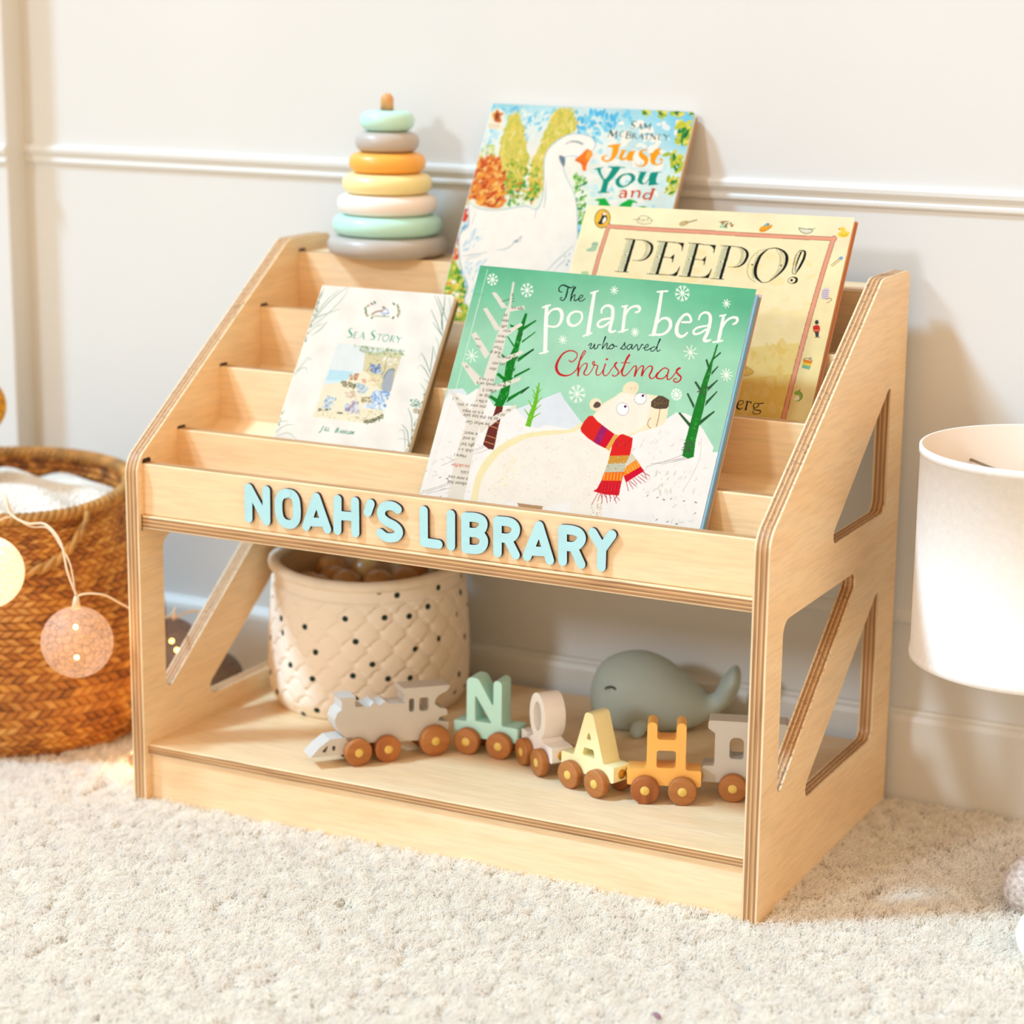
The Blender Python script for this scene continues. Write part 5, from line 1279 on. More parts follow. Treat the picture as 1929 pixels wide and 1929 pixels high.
def draw(name, w, h, cell):
    P = Print(w, h, cell)
    for it in sorted(ART[name], key=lambda q: q[1]):
        k, L = it[0], it[1]
        if k == 'G': P.grad(it[2])
        elif k in 'PQ':
            p = pr(it[3])
            if k == 'Q': p = spline([p[-1]]+p+[p[0], p[1]], 4)[4:-5]
            P.add(p, L, it[2])
        elif k in 'CL':
            p = pr(it[4]); wd = it[3]; N = len(p)
            wd = [x/100 for x in wd] if isinstance(wd, list) else wd/100
            if k == 'C' and N > 2:
                if isinstance(wd, list):
                    q = spline([(a[0], a[1], x) for a, x in zip(p, wd)], 6); wd = [max(.05, a[2]) for a in q]; p = [a[:2] for a in q]
                else: p = spline(p, 6)
            P.stroke(p, wd, L, it[2])
        elif k == 'D':
            cols = it[2].split('.'); n, size, asp, ang, seed = it[3], it[4]/100, it[5], radians(it[6]), it[7]; poly = pr(it[8]); r2 = random.Random(seed)
            xs = [a for a, b in poly]; ys = [b for a, b in poly]; c = 0; tries = 0
            while c < n and tries < n*30:
                tries += 1; x, y = r2.uniform(min(xs), max(xs)), r2.uniform(min(ys), max(ys))
                if not inside(x, y, poly): continue
                c += 1; a0 = ang+r2.gauss(0, .5); sz = size*r2.uniform(.5, 1.3)/2; pts = []
                for t in range(8):
                    rr = sz*r2.uniform(.75, 1.2); lx, ly = rr*asp**.5*cos(t*pi/4), rr/asp**.5*sin(t*pi/4); pts.append((x+lx*cos(a0)+ly*sin(a0), y-lx*sin(a0)+ly*cos(a0)))
                P.add(pts, L, r2.choice(cols))
        elif k == 'T':
            s_, hgt, ang, sx, it_, at = it[3], it[4]/100, it[5], it[6], it[7], pr(it[8])[0]
            cu = bpy.data.curves.new('t', 'FONT'); cu.body = s_; cu.size = hgt/.73; cu.shear = it_; cu.offset = .03*cu.size if it_ else 0; cu.resolution_u = 2; ob = bpy.data.objects.new('t', cu); C.objects.link(ob)
            me = bpy.data.meshes.new_from_object(ob.evaluated_get(bpy.context.evaluated_depsgraph_get()))
            a = radians(180 if abs(ang) > 150 else 0 if abs(ang) < 15 else ang)
            for f in me.polygons:
                q = [me.vertices[i].co for i in f.vertices]; P.add([(at[0]+v.x*sx*cos(a)-v.y*sin(a), at[1]-(v.x*sx*sin(a)+v.y*cos(a))) for v in q], L, it[2])
            bpy.data.objects.remove(ob); bpy.data.curves.remove(cu); bpy.data.meshes.remove(me)
    return P.colours()
def book(key, label, thick, cov, corner, cover_hex, spine_hex, back_hex, page_m=None, skew=0, over=0):
    F = FR[key]; w_, h_ = F['size']; o = Vector(F['o']); u, v, n = Vector(F['u']), Vector(F['v']), Vector(F['n'])
    org = (o+v*h_)*MM; z = -v; y = -n; x = u.normalized(); y = (y-x*y.dot(x)).normalized(); z = x.cross(y)
    M = Matrix(((x.x, y.x, z.x, org.x), (x.y, y.y, z.y, org.y), (x.z, y.z, z.z, org.z), (0, 0, 0, 1)))
    t = thing('picture_book', label, 'book', matrix=M)
    K_ = draw(key, w_, h_, .3 if key == 'sea' else .4)
    rect = rounded([(0, 0), (w_, 0), (w_, h_), (0, h_)], [corner*.3, corner, corner, corner*.3], 6) if corner else [(0, 0), (w_, 0), (w_, h_), (0, h_)]
    nz, nx_ = K_.shape[:2]; A, Bz = np.meshgrid(np.linspace(0, w_, nx_), np.linspace(0, h_, nz))
    if corner:                                              # trim the print to the rounded corners
        for cx, cz, s1, s2, rr in ((w_-corner, h_-corner, 1, 1, corner), (w_-corner, corner, 1, -1, corner), (corner*.3, h_-corner*.3, -1, 1, corner*.3)):
            dx, dz = (A-cx)*s1, (Bz-cz)*s2; L = np.sqrt(dx*dx+dz*dz); k_ = (dx > 0) & (dz > 0) & (L > rr); L = np.where(L > 0, L, 1)
            A = np.where(k_, cx+s1*dx*rr/L, A); Bz = np.where(k_, cz+s2*dz*rr/L, Bz)
    mb = MB(); mb.prism(rect, 0, cov, 'y', mf=1, me=1); nb = len(mb.v); nf = len(mb.f)
    V = np.stack([A.ravel(), np.full(A.size, -.03), Bz.ravel()], 1); ids = np.arange(A.size).reshape(nz, nx_)+nb
    Q = np.stack([ids[:-1, :-1], ids[:-1, 1:], ids[1:, 1:], ids[1:, :-1]], -1).reshape(-1, 4)
    me = bpy.data.meshes.new('front_cover'); me.from_pydata([tuple(c*MM for c in q) for q in mb.v]+(V*MM).tolist(), [], mb.f+Q.tolist())
    me.materials.append(M_INK); me.materials.append(mat('cover_'+key, cover_hex, .45)); me.polygons.foreach_set('material_index', [1]*nf+[0]*len(Q))
    ca = me.attributes.new('ink', 'FLOAT_COLOR', 'POINT'); ca.data.foreach_set('color', np.concatenate([np.ones(nb*4), K_.ravel()]).astype(np.float32))
    fc = bpy.data.objects.new('front_cover', me); C.objects.link(fc); fc.parent = t
    g = 1.2 if corner else .5
    MB().prism([(.8, g), (w_-g-.4+over, g), (w_-g-.4+over, h_-g-over*1.6), (.8, h_-g)], cov, thick-cov, 'y').build('page_block', page_m or M_PAGE, t)
    MB().prism([(a+skew*(a > w_/2), b-skew*.5*(b > h_/2)) for a, b in rect], thick-cov, thick, 'y').build('back_cover', mat('back_'+key, back_hex, .5), t, bevel=.2)
    MB().box(-.5, .9, 0, thick, .3, h_-.3).build('spine', mat('spine_'+key, spine_hex, .5), t, bevel=.4)
    return t
TEAL = mat('teal_pages', '5fa9bb', .6, .15, 20, col2='7f90b0', stretch=(2, 200, 9))
book('polar', 'green picture book with a scarfed white bear, leaning in the front pocket', 7, .5, 0, 'e9ece4', 'a9c9b4', 'c9a08f', TEAL, skew=3.4, over=2.9)
book('sea', 'small white hardback titled Sea Story, left of the green bear book', 11, 2.2, 4, 'f3eee6', 'e9ece0', '7a6238')
book('peepo', 'pale yellow picture book titled Peepo, leaning at the right behind the green one', 5, .5, 1.5, 'f2e2b4', 'efdca6', 'b97a52', mat('peepo_pages', 'd99f78', .7, .1, 30), skew=2.2, over=1.5)
book('goose', 'blue and autumn coloured picture book with a white goose, tallest at the back', 8, 1.2, 5, 'e4e4dc', 'cfdfe0', 'b59a82')

# ------------------------------------------------------------------ stacking ring toy
t = thing('stacking_ring_toy', 'wooden stacking ring tower standing on the top left of the bookcase', 'toy', (100, 287, 471.35))
P7 = [(57, 'b7b0a8', 'grey bottom ring'), (52, 'b9e8da', 'large mint ring'), (47.5, 'f4e9e1', 'white ring'), (42.5, 'f3e4a2', 'pale yellow ring'), (36.3, 'f6b24a', 'orange ring'), (30.3, 'bcb3aa', 'small grey ring'), (25.6, 'bfeadb', 'small mint ring')]
for i, (r, c, lb) in enumerate(P7):
    z0 = i*19.35; hh = 9.7; q = []
    for k in range(25):
        a = -pi/2+2*pi*k/24; ca, sa = cos(a), sin(a); q.append((r-11+11*math.copysign(abs(ca)**.93, ca), z0+hh+hh*math.copysign(abs(sa)**.86, sa)))
    q = q[:13]; q = [(6.2, z0)]+q+[(6.2, z0+2*hh)]
    MB().lathe(q, n=72, close=True).build('ring', mat('ring_%d' % i, c, .38, .02, 30, coat=.1), t)['label'] = lb
M_PEG = mat('peg_wood', 'd9a165', .45, .06, 20, stretch=(6, 6, 1))
MB().lathe([(.01, 136.0)]+[(6.1, 136.0), (6.1, 145)]+[(6.1*cos(k*pi/12), 145+6.5*sin(k*pi/12)) for k in range(1, 6)]+[(.01, 151.6)], n=32).build('peg', M_PEG, t)

# ------------------------------------------------------------------ wooden letter train on the bottom shelf
SH = 52.4
M_WHEEL = wood('wheel_wood', 'b0703a', '8a5228', 'c08550', 'x', .5)
M_WHEEL2 = wood('wheel_wood_striped', 'a9622f', '7d4420', 'b8743c', 'z', .5)
M_HUB = mat('hub_maple', 'e3bf62', .4, .06, 150); M_COUP = mat('coupler_brass', 'c98f2f', .35, .2, 300, metal=.6)
def car(label, at, heading, outline, holes, col, wheels, name='letter_train_car', thick=20, ends=(), z0w=None, body='car_body'):
    """outline in the car's own side view (x along the train, z up from the shelf)"""
    t = thing(name, label, 'toy train', (at[0], at[1], SH), radians(heading), 'letter train on the bottom shelf')
    m = MB(); m.prism(outline, 0, thick, 'y', holes=holes)
    m.build(body, mat('paint_'+col, col, .42, .02, 40, coat=.05), t, bevel=1.3, seg=3, ang=30)
    for i, (x, r) in enumerate(wheels):
        for side in (0, 1):
            wm = MB(); y0, y1 = ((-8.2, -.6) if side == 0 else (thick+.6, thick+8.2)); e = 1.3
            prof = [(.01, y0+.5), (r-e, y0), (r-e*.3, y0+e*.3), (r, y0+e), (r, y1-e), (r-e*.3, y1-e*.3), (r-e, y1), (.01, y1)]
            k0 = len(wm.v); wm.lathe(prof, n=44)
            for q in range(k0, len(wm.v)): a, b, c = wm.v[q]; wm.v[q] = (x+a, c, r+b)
            wo = wm.build('wheel', [M_WHEEL, M_WHEEL2][(i+len(label)) % 5 == 0], t)
            hm = MB(); yh = y0-.35 if side == 0 else y1+.35; k0 = len(hm.v); hm.lathe([(.01, 0), (3.4, 0), (3.9, .5), (3.9, 2)], n=28)
            for q in range(k0, len(hm.v)): a, b, c = hm.v[q]; hm.v[q] = (x+a, yh+(c if side == 0 else -c), r+b)
            hm.build('hub', M_HUB, wo)
    for x, dr in ends:
        cm = MB(); k0 = len(cm.v); cm.lathe([(.01, 1.6), (2.2, 1.5), (3.8, .9), (4.3, 0), (4.3, -2)], n=26)
        for q in range(k0, len(cm.v)): a, b, c = cm.v[q]; cm.v[q] = (x+dr*c, thick/2+a, 21+b)
        cm.build('coupler', M_COUP, t)
    return t
WB = [(15.3, 12.1), (46.7, 12.1)]
CH = [(0, 14.5), (62, 14.5), (62, 28.5)]
R1 = lambda p, r: rounded(p, r, 5)
def place(p1, h, wx=15.3):                                    # put the first near wheel's foot on the measured spot
    a = radians(h); c = wx; return (p1[0]-c*cos(a)-8*sin(a)*1, p1[1]-c*sin(a)+8*cos(a)*1)
E2 = ((0, -1), (62, 1))
# H
car('orange letter H train car, before the grey end car', place((468.9, 76.9), 22), 22, R1(CH+[(48.7, 28.5), (48.7, 70), (40.4, 70), (40.4, 55), (24.3, 55), (24.3, 70), (16, 70), (16, 28.5), (0, 28.5)], [1.5, 1.5, 1.5, 2.5, 4, 4, 2.5, 2.5, 4, 4, 2.5, 1.5]), [R1([(24.3, 30), (40.4, 30), (40.4, 45.5), (24.3, 45.5)], 2.2)[::-1]], 'fdc063', WB, ends=E2)
# A
car('pale yellow letter A train car in front of the whale', place((394.7, 81.4), -19.4), -19.4, R1(CH+[(50, 28.5), (36.5, 70), (28, 70), (14.5, 28.5), (0, 28.5)], [1.5, 1.5, 1.5, 2, 4, 4, 2, 1.5]), [R1([(25, 31), (40, 31), (38, 38.5), (27, 38.5)], 1.6)[::-1], R1([(29.2, 46), (35.4, 46), (32.3, 54.5)], 1.2)[::-1]], 'faf2bd', WB, ends=E2)
# O
oc = [(32+15.6*cos(a), 49+21*sin(a)) for a in [radians(-62+k*304/40) for k in range(41)]]
car('white letter O train car, turned almost end on', place((332.5, 116.2), -38.3), -38.3, R1(CH+[(46, 28.5)], [1.5, 1.5, 1.5, 4])+oc[::1]+R1([(18, 28.5), (0, 28.5), (0, 14.5)], [4, 1.5, 1.5])[:14], [[(32+8*cos(-2*pi*k/28), 49+13.2*sin(-2*pi*k/28)) for k in range(28)]], 'faf5f1', WB, ends=E2)
# N
car('mint green letter N train car behind the grey engine', place((277.6, 116.8), 2.9), 2.9, R1(CH+[(46.5, 28.5), (46.5, 70), (38.4, 70), (38.4, 45), (23.5, 70), (12.3, 70), (12.3, 28.5), (0, 28.5)], [1.5, 1.5, 1.5, 2, 4, 3.6, .8, 5, 5, 2, 1.5]), [R1([(20.6, 30), (37, 30), (20.6, 55)], [.8, .8, .8])[::-1]], 'c0efe6', WB, ends=E2)
# end car
car('grey end car of the train with a roof and window', place((532.1, 116.1), 18, 27), 18, R1([(0, 14.5), (76, 14.5), (76, 28.5), (68, 29), (68, 60), (71, 62), (71, 69), (4.5, 69), (4.5, 62), (10.5, 58), (10.5, 29), (0, 28.5)], [1.5, 1.5, 1.5, 2, 1, 2, 2.5, 2.5, 2.5, 2, 2, 1.5]), [R1([(23, 36), (35, 36), (35, 55), (23, 55)], [2.5, 2.5, 5, 5])[::-1], R1([(44, 36), (56, 36), (56, 55), (44, 55)], [2.5, 2.5, 5, 5])[::-1]], 'cac5be', [(27, 12.1), (60, 12.1)], ends=((0, -1),))
# engine, outline measured on its side face
def e_(px, py): return ((px-690)/12.8+42, (1185-.135*(px-690)-py)/13.6)
eo = [e_(*q) for q in [(600, 935), (560, 855), (490, 800), (450, 720), (438, 640), (470, 555), (520, 512), (524, 415), (503, 368), (690, 352), (690, 400), (678, 420), (682, 475), (858, 466), (903, 410), (962, 455), (1040, 398), (1108, 437), (1282, 420), (1284, 340), (1258, 305), (1260, 238), (1822, 185), (1815, 225), (1775, 270), (1690, 315), (1650, 370), (1640, 430), (1700, 478), (1780, 488), (1796, 520), (1790, 562), (1700, 590), (1680, 640), (1810, 655), (1810, 740), (1600, 880), (1420, 892), (1210, 905)]]
def ph(q): return [e_(*a) for a in q][::-1]
wn1 = ph(rounded([(1325, 365), (1395, 360), (1392, 530), (1325, 535)], 32, 6)); wn2 = ph(rounded([(1450, 352), (1572, 342), (1568, 515), (1448, 522)], 30, 6))
eng = car('grey wooden train engine with four visible wheels leading the letter train', place((210.4, 44.8), 50.4, 42), 50.4, eo, [wn1, wn2], 'c8c3bc', [(42, 12.3), (69.5, 12), (114.3, 14)], name='train_engine', ends=((130, 1),), body='engine_body')
cc = [e_(*q) for q in [(150, 1112), (255, 985), (378, 884), (520, 862), (640, 850), (640, 1040), (495, 1078)]]
m = MB(); m.prism(cc, 0, 20, 'y', holes=[ph(rounded([(275, 1045), (345, 965), (358, 972), (335, 1048)], 14, 4)), ph(rounded([(408, 965), (448, 960), (446, 1022), (405, 1026)], 16, 4))]); m.build('cowcatcher', bpy.data.materials['paint_c8c3bc'], eng, bevel=1)

# ------------------------------------------------------------------ whale
t = thing('toy_whale', 'sage green rubber whale with a closed eye at the back of the bottom shelf', 'toy', (388, 268, SH), radians(18))
M_WH = mat('whale_rubber', 'b6c6c2', .6, .03, 25, sss=.05)
sec = [(-53, 30, 1, 1), (-52, 30, 13, 14), (-48, 31, 24, 26), (-40, 33, 33, 34.5), (-28, 35, 39, 38.5), (-14, 36.5, 42, 40.5), (0, 36, 42.5, 40), (14, 34, 40, 37), (28, 30, 35, 31), (40, 26, 28, 24), (50, 24, 20, 17), (57, 25, 13.5, 12), (63, 28, 10.5, 9.5), (68, 32.5, 11, 9), (72, 38.5, 14, 9.5), (75, 45.5, 18, 10), (77.5, 52.5, 21, 9.5), (79.5, 59, 20, 7.5), (80.5, 64, 14, 4.5), (81, 66, 5, 1.5)]
m = MB(); rows = []; N = 40
for i, (x, zc, hw, hh) in enumerate(sec):
    row = []; a, b = sec[max(i-1, 0)], sec[min(i+1, len(sec)-1)]; tx = Vector((b[0]-a[0], b[1]-a[1])).normalized() if i > 9 else Vector((1, 0))
    for k in range(N):
        an = 2*pi*k/N; yy = hw*sin(an); h = hh*cos(an)
        if i > 14: h *= 1-.25*(1-abs(sin(an)))*((i-14)/5)
        px, pz = x-tx.y*h, zc+tx.x*h
        if i < 12: pz = max(pz, .4+.02*yy*yy/10)
        pz *= .94
        row.append(m.vert((px, yy, pz)))
    rows.append(row)
for A, B in zip(rows, rows[1:]):
    for k in range(N): m.face((A[k], A[(k+1) % N], B[(k+1) % N], B[k]), 0, True)
m.face(rows[0], 0); m.face(rows[-1][::-1], 0)
m.build('whale_body', M_WH, t, subsurf=1)
for sy in (-1, 1):
    ez = []
    for k in range(9):
        q = radians(20+140*k/8); x, z = -31-5.2*cos(q), 44+3.6*sin(q); i = 3.5; hw, hh, zc = 38, 37.5, 34.6
        ez.append((x, sy*(hw*sqrt(max(0, 1-((z-zc)/hh)**2))-.1), z))
    MB().tube(ez, .95, n=8).build('eye', mat('eye_ink', '1f2623', .5), t)
    f = MB(); f.sphere((0, 0, 0), 1, n=12, sc=(8, 4, 10)); f.v = [(a-4+c*.3, sy*36+b, 10+c-b*sy*.4) for a, b, c in f.v]; f.v = [(a, b, max(c, .6)) for a, b, c in f.v]; f.build('flipper', M_WH, t)

# ------------------------------------------------------------------ dotted quilted basket
t = thing('quilted_basket', 'cream quilted fabric basket with dark dots on the bottom shelf', 'basket', (112, 228, SH))
def qmat():
    q = NT('quilt_cotton'); uv = q.n('ShaderNodeUVMap'); vo = q.n('ShaderNodeTexVoronoi', voronoi_dimensions='2D'); vo.inputs['Scale'].default_value = 34; vo.inputs['Randomness'].default_value = .85; q.l(uv, 0, vo, 'Vector')
    r = q.ramp([(0, '26382f'), (.088, '26382f'), (.105, 'f3e6d4'), (1, 'f3e6d4')]); q.l(vo, 'Distance', r, 0); q.l(r, 0, q.b, 0); q.b.inputs['Roughness'].default_value = .9; q.b.inputs['Specular IOR Level'].default_value = .15
    ns = q.n('ShaderNodeTexNoise'); ns.inputs['Scale'].default_value = 900; q.l(uv, 0, ns, 0); bp = q.n('ShaderNodeBump'); bp.inputs['Strength'].default_value = .15; bp.inputs['Distance'].default_value = .001; q.l(ns, 0, bp, 'Height'); q.l(bp, 0, q.b, 'Normal'); return q.m
m = MB(); nu, nv, R0, H = 300, 110, 91.0, 132.0; uvs = {}
def scale_bump(u, v):                                        # overlapping fan quilting, lower fans in front
    for j in (math.floor(v)-1, math.floor(v)):
        uu = u+(.5 if j % 2 else 0); du = uu-math.floor(uu)-.5; d = sqrt((du/.56)**2+((v-j)/1.5)**2)
        if d < 1: return (1-d**4)**.5
    return 0
for j in range(nv+1):
    z = H*j/nv; s = j/nv
    for i in range(nu):
        a = 2*pi*i/nu; rb = R0-6*max(0, 1-s*6)**2+2.5*sin(s*pi)+1.6*sin(3*a+1)+1.5*sin(2*a+4*s)
        k = min(1, s*8)*min(1, (1-s)*7) if s < .9 else 0
        rr = rb+2.3*scale_bump(a/(2*pi)*24, s*8.5)*(k > 0)*min(1, k+.2)
        m.vert((rr*cos(a), rr*sin(a), z+3*sin(2*a+.6)*s))
for j in range(nv):
    for i in range(nu): a, b = j*nu+i, j*nu+(i+1) % nu; m.face((a, b, b+nu, a+nu), 0, True)
m.face(list(range(nu))[::-1], 0)
o = m.build('basket_wall', qmat(), t, recalc=False); uvl = o.data.uv_layers.new(name='UVMap'); buf = []
for p in o.data.polygons:
    for li in p.loop_indices:
        vi = o.data.loops[li].vertex_index; i, j = vi % nu, vi//nu; u = i/nu
        if i == 0 and p.loop_total == 4 and max(o.data.loops[q].vertex_index % nu for q in p.loop_indices) == nu-1: u = 1.0
        buf += [u*.57, H*j/nv*.001]
uvl.data.foreach_set('uv', buf)
M_BIND = mat('binding_cotton', 'f0e2cd', .9, .04, 60, .1, 900)
MB().tube([((R0-1+1.6*sin(3*a+1))*cos(a), (R0-1+1.6*sin(3*a+1))*sin(a), H+1+3*sin(2*a+.6)) for a in [2*pi*k/72 for k in range(72)]], [5.5]*72, n=14, closed=True).build('rim', M_BIND, t)
m = MB(); m.lathe([(R0-5, H), (R0-6, H-30), (R0-8, 40), (R0-14, 4), (.01, 3.5)], n=64); m.build('lining', mat('lining', 'd9b98f', .9), t)
rnd = random.Random(8); M_TAN = mat('tan_wood_ball', 'c58f4e', .35, .15, 40, coat=.3); spots = []
for i in range(16):
    for _ in range(400):
        r, a = rnd.uniform(0, 62), rnd.uniform(0, 2*pi); p = (r*cos(a), r*sin(a))
        if all((p[0]-q[0])**2+(p[1]-q[1])**2 > 30**2 for q in spots): break
    else: continue
    spots.append(p)
    b = MB(); b.sphere((0, 0, 0), rnd.uniform(15.5, 17.5), n=14, sc=(1, .92, .88)); o = b.build('wooden_ball', M_TAN); o.location = ((112+p[0])*MM, (228+p[1])*MM, (SH+H-22+rnd.uniform(-3, 5))*MM); o.rotation_euler = (rnd.random(), rnd.random(), 0)
    tag(o, 'tan ball lying inside the dotted quilted basket', 'ball', 'tan balls in the dotted basket')
m = MB(); m.lathe([(R0-10, H-40), (.01, H-40)], n=48); m.build('filling', mat('brown_filling', '9a6a35', .9, .3, 60), t)

# ------------------------------------------------------------------ woven basket, blanket
BX, BY = -230, 132
t = thing('wicker_basket', 'large golden brown woven seagrass basket left of the bookcase', 'basket', (BX, BY, -6))
def wmat():
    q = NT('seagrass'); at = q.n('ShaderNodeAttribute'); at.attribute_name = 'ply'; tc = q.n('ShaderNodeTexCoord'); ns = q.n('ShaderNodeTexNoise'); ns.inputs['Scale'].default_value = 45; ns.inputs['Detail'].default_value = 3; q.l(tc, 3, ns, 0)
    r = q.ramp([(.0, '4e2a0a'), (.4, 'b97224'), (.75, 'd69840'), (1, 'e6b668')]); q.l(at, 2, r, 0); r2 = q.ramp([(.3, [205, 185, 165]), (.7, [255]*3)]); q.l(ns, 0, r2, 0)  # gap shade and crest highlights put into the colour, plus each strand's own tone
    mx = q.n('ShaderNodeMix', data_type='RGBA', blend_type='MULTIPLY'); mx.inputs[0].default_value = 1; q.l(r, 0, mx, 6); q.l(r2, 0, mx, 7); q.l(mx, 2, q.b, 0); q.b.inputs['Roughness'].default_value = .6; return q.m
M_WICK = wmat(); rnd = random.Random(5); tones = {}
def weave(u, v):                                             # plaited strands: u around, v up -> height, tone
    j = math.floor(v); fv = v-j; sg = 1 if j % 2 else -1; uu = u+sg*(fv-.5)*.75+(.5 if j % 2 else 0); i = math.floor(uu); fu = uu-i
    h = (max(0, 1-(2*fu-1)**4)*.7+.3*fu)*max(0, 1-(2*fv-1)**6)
    key = (i, j)
    if key not in tones: tones[key] = rnd.uniform(-.34, .3)
    return h, tones[key]
prof = spline([(104, 0), (117, 6), (131, 40), (140, 90), (140, 130), (132, 170), (121, 208), (114, 236), (113, 252)], 8)
m = MB(); nu, nv = 640, 310; Ln = len(prof)
def rimz(a): return -13*max(0, cos(a-radians(-60)))-4*cos(a-radians(-20))
for j in range(nv+1):
    s = j/nv; x = s*(Ln-1); i0 = min(int(x), Ln-2); f = x-i0; r, z = [prof[i0][q]+(prof[i0+1][q]-prof[i0][q])*f for q in (0, 1)]
    for i in range(nu):
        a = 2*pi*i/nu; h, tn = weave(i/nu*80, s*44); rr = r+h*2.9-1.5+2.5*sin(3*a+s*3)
        m.vert((rr*cos(a), rr*sin(a), z+rimz(a)*max(0, s-.55)/.45), max(.02, min(1, .12+.62*h+tn)))  # colour darkens with low weave height, painting shade between the strands
for j in range(nv):
    for i in range(nu): a, b = j*nu+i, j*nu+(i+1) % nu; m.face((a, b, b+nu, a+nu), 0, True)
m.face(list(range(nu))[::-1], 0)
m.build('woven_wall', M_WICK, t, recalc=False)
m = MB(); nu2 = 560; rows = []
for j in range(57):
    s = j/56; row = []
    for i in range(nu2):
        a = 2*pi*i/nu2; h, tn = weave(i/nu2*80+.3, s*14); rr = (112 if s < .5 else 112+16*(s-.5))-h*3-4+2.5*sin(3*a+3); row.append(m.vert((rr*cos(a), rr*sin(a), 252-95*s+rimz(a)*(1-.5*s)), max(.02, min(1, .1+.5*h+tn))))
    rows.append(row)
for A, B in zip(rows, rows[1:]):
    for k in range(nu2): m.face((A[k], B[k], B[(k+1) % nu2], A[(k+1) % nu2]), 0, True)
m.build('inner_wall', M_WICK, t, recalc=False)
M_ROPE = mat('rope', 'b98542', .75, .25, 50, .3, 300)
for ph_ in (0, 2*pi/3, 4*pi/3):                               # plaited rim: three strands
    pts = [((111+4*cos(a*34+ph_))*cos(a), (111+4*cos(a*34+ph_))*sin(a), 254+3.2*sin(a*34+ph_)+rimz(a)+0) for a in [2*pi*k/680 for k in range(680)]]
    MB().tube(pts, 3.4, n=7, closed=True).build('rim_strand', M_ROPE, t)
def handle(a0, a1, drop):
    for ph_ in (0, pi):
        pts = []
        for k in range(61):
            s = k/60; a = a0+(a1-a0)*s; r = 121+6*sin(pi*s); z = 252+rimz(a)-drop*sin(pi*s)**.8
            pts.append(((r+2.6*cos(s*30+ph_))*cos(a), (r+2.6*cos(s*30+ph_))*sin(a), z+2.6*sin(s*30+ph_)))
        MB().tube(pts, 2.9, n=8).build('handle_strand', M_ROPE, t)
handle(radians(-74), radians(-18), 44)
def knit():
    q = NT('knit_wool'); tc = q.n('ShaderNodeTexCoord'); mp = q.n('ShaderNodeMapping'); mp.inputs[3].default_value = (1, 1, .4); q.l(tc, 3, mp, 0); wv = q.n('ShaderNodeTexWave'); wv.inputs['Scale'].default_value = 55; wv.inputs['Distortion'].default_value = 2.5; wv.inputs['Detail'].default_value = 2; q.l(mp, 0, wv, 0)
    vo = q.n('ShaderNodeTexVoronoi'); vo.inputs['Scale'].default_value = 330; q.l(tc, 3, vo, 'Vector'); mu = q.n('ShaderNodeMath', operation='MULTIPLY'); q.l(wv, 1, mu, 0); q.l(vo, 'Distance', mu, 1)
    bp = q.n('ShaderNodeBump'); bp.inputs['Strength'].default_value = .9; bp.inputs['Distance'].default_value = .003; q.l(vo, 'Distance', bp, 'Height'); q.l(bp, 0, q.b, 'Normal'); q.b.inputs['Base Color'].default_value = (*lin('f1ece2'), 1); q.b.inputs['Roughness'].default_value = .95; return q.m
m = MB(); nr, na = 40, 120
for j in range(nr+1):
    r = 103*j/nr
    for i in range(na):
        a = 2*pi*i/na; x, y = r*cos(a), r*sin(a); z = 237+rimz(a)*.8*(r/105)-8*(r/105)**6+5*sin(x*.05+y*.03)*sin(y*.06+1)+3*sin(y*.12+x*.02+2)+10*math.exp(-((x+20)**2+(y-10)**2)/3500)
        m.vert((x, y, z))
for j in range(nr):
    for i in range(na): a, b = j*na+i, j*na+(i+1) % na; m.face((a, a+na, b+na, b), 0, True)
bl = m.build('blanket', knit(), recalc=False); bl.location = (BX*MM, BY*MM, -6*MM)
tag(bl, 'cream knitted blanket folded inside the woven basket', 'blanket')
m = MB(); m.sphere((0, 0, 34), 1, n=20, sc=(34, 32, 34)); o = m.build('woollen_toy', M_MUS := mat('mustard_yarn', 'd99a1e', .95, .3, 250, 1.0, 250)); o.location = (-.300, .130, .235)
tag(o, 'mustard yellow woollen toy sitting on the blanket at the left edge', 'soft toy')
MB().sphere((25, 0, 81), 30, n=24).build('head', M_MUS, o)

# ------------------------------------------------------------------ string of ball lights
def web(name, col, alpha, glow, gs):
    q = NT(name); tc = q.n('ShaderNodeTexCoord'); vo = q.n('ShaderNodeTexVoronoi', feature='DISTANCE_TO_EDGE'); vo.inputs['Scale'].default_value = 150; q.l(tc, 3, vo, 'Vector')
    ns = q.n('ShaderNodeTexNoise'); ns.inputs['Scale'].default_value = 160; q.l(tc, 3, ns, 0)
    r = q.ramp([(0, [min(255, int(alpha*255)+35)]*3), (.04, [int(alpha*255)]*3), (1, [int(alpha*255)]*3)]); q.l(vo, 'Distance', r, 0); q.l(r, 0, q.b, 'Alpha')
    c = [int(col[i:i+2], 16) for i in (0, 2, 4)]; r2 = q.ramp([(.0, [v*.6 for v in c]), (.05, [v*.9 for v in c]), (.12, c)]); mx_ = q.n('ShaderNodeMath', operation='MULTIPLY_ADD', i1=.12, i2=-.06); q.l(ns, 0, mx_, 0); ad_ = q.n('ShaderNodeMath', operation='ADD'); q.l(vo, 'Distance', ad_, 0); q.l(mx_, 0, ad_, 1); q.l(ad_, 0, r2, 0); q.l(r2, 0, q.b, 0); q.b.inputs['Roughness'].default_value = .5
    if gs: q.b.inputs['Emission Color'].default_value = (*lin(glow), 1); q.b.inputs['Emission Strength'].default_value = gs
    return q.m
def emit(name, col, e):
    q = NT(name); q.b.inputs['Emission Color'].default_value = (*lin(col), 1); q.b.inputs['Emission Strength'].default_value = e; return q.m
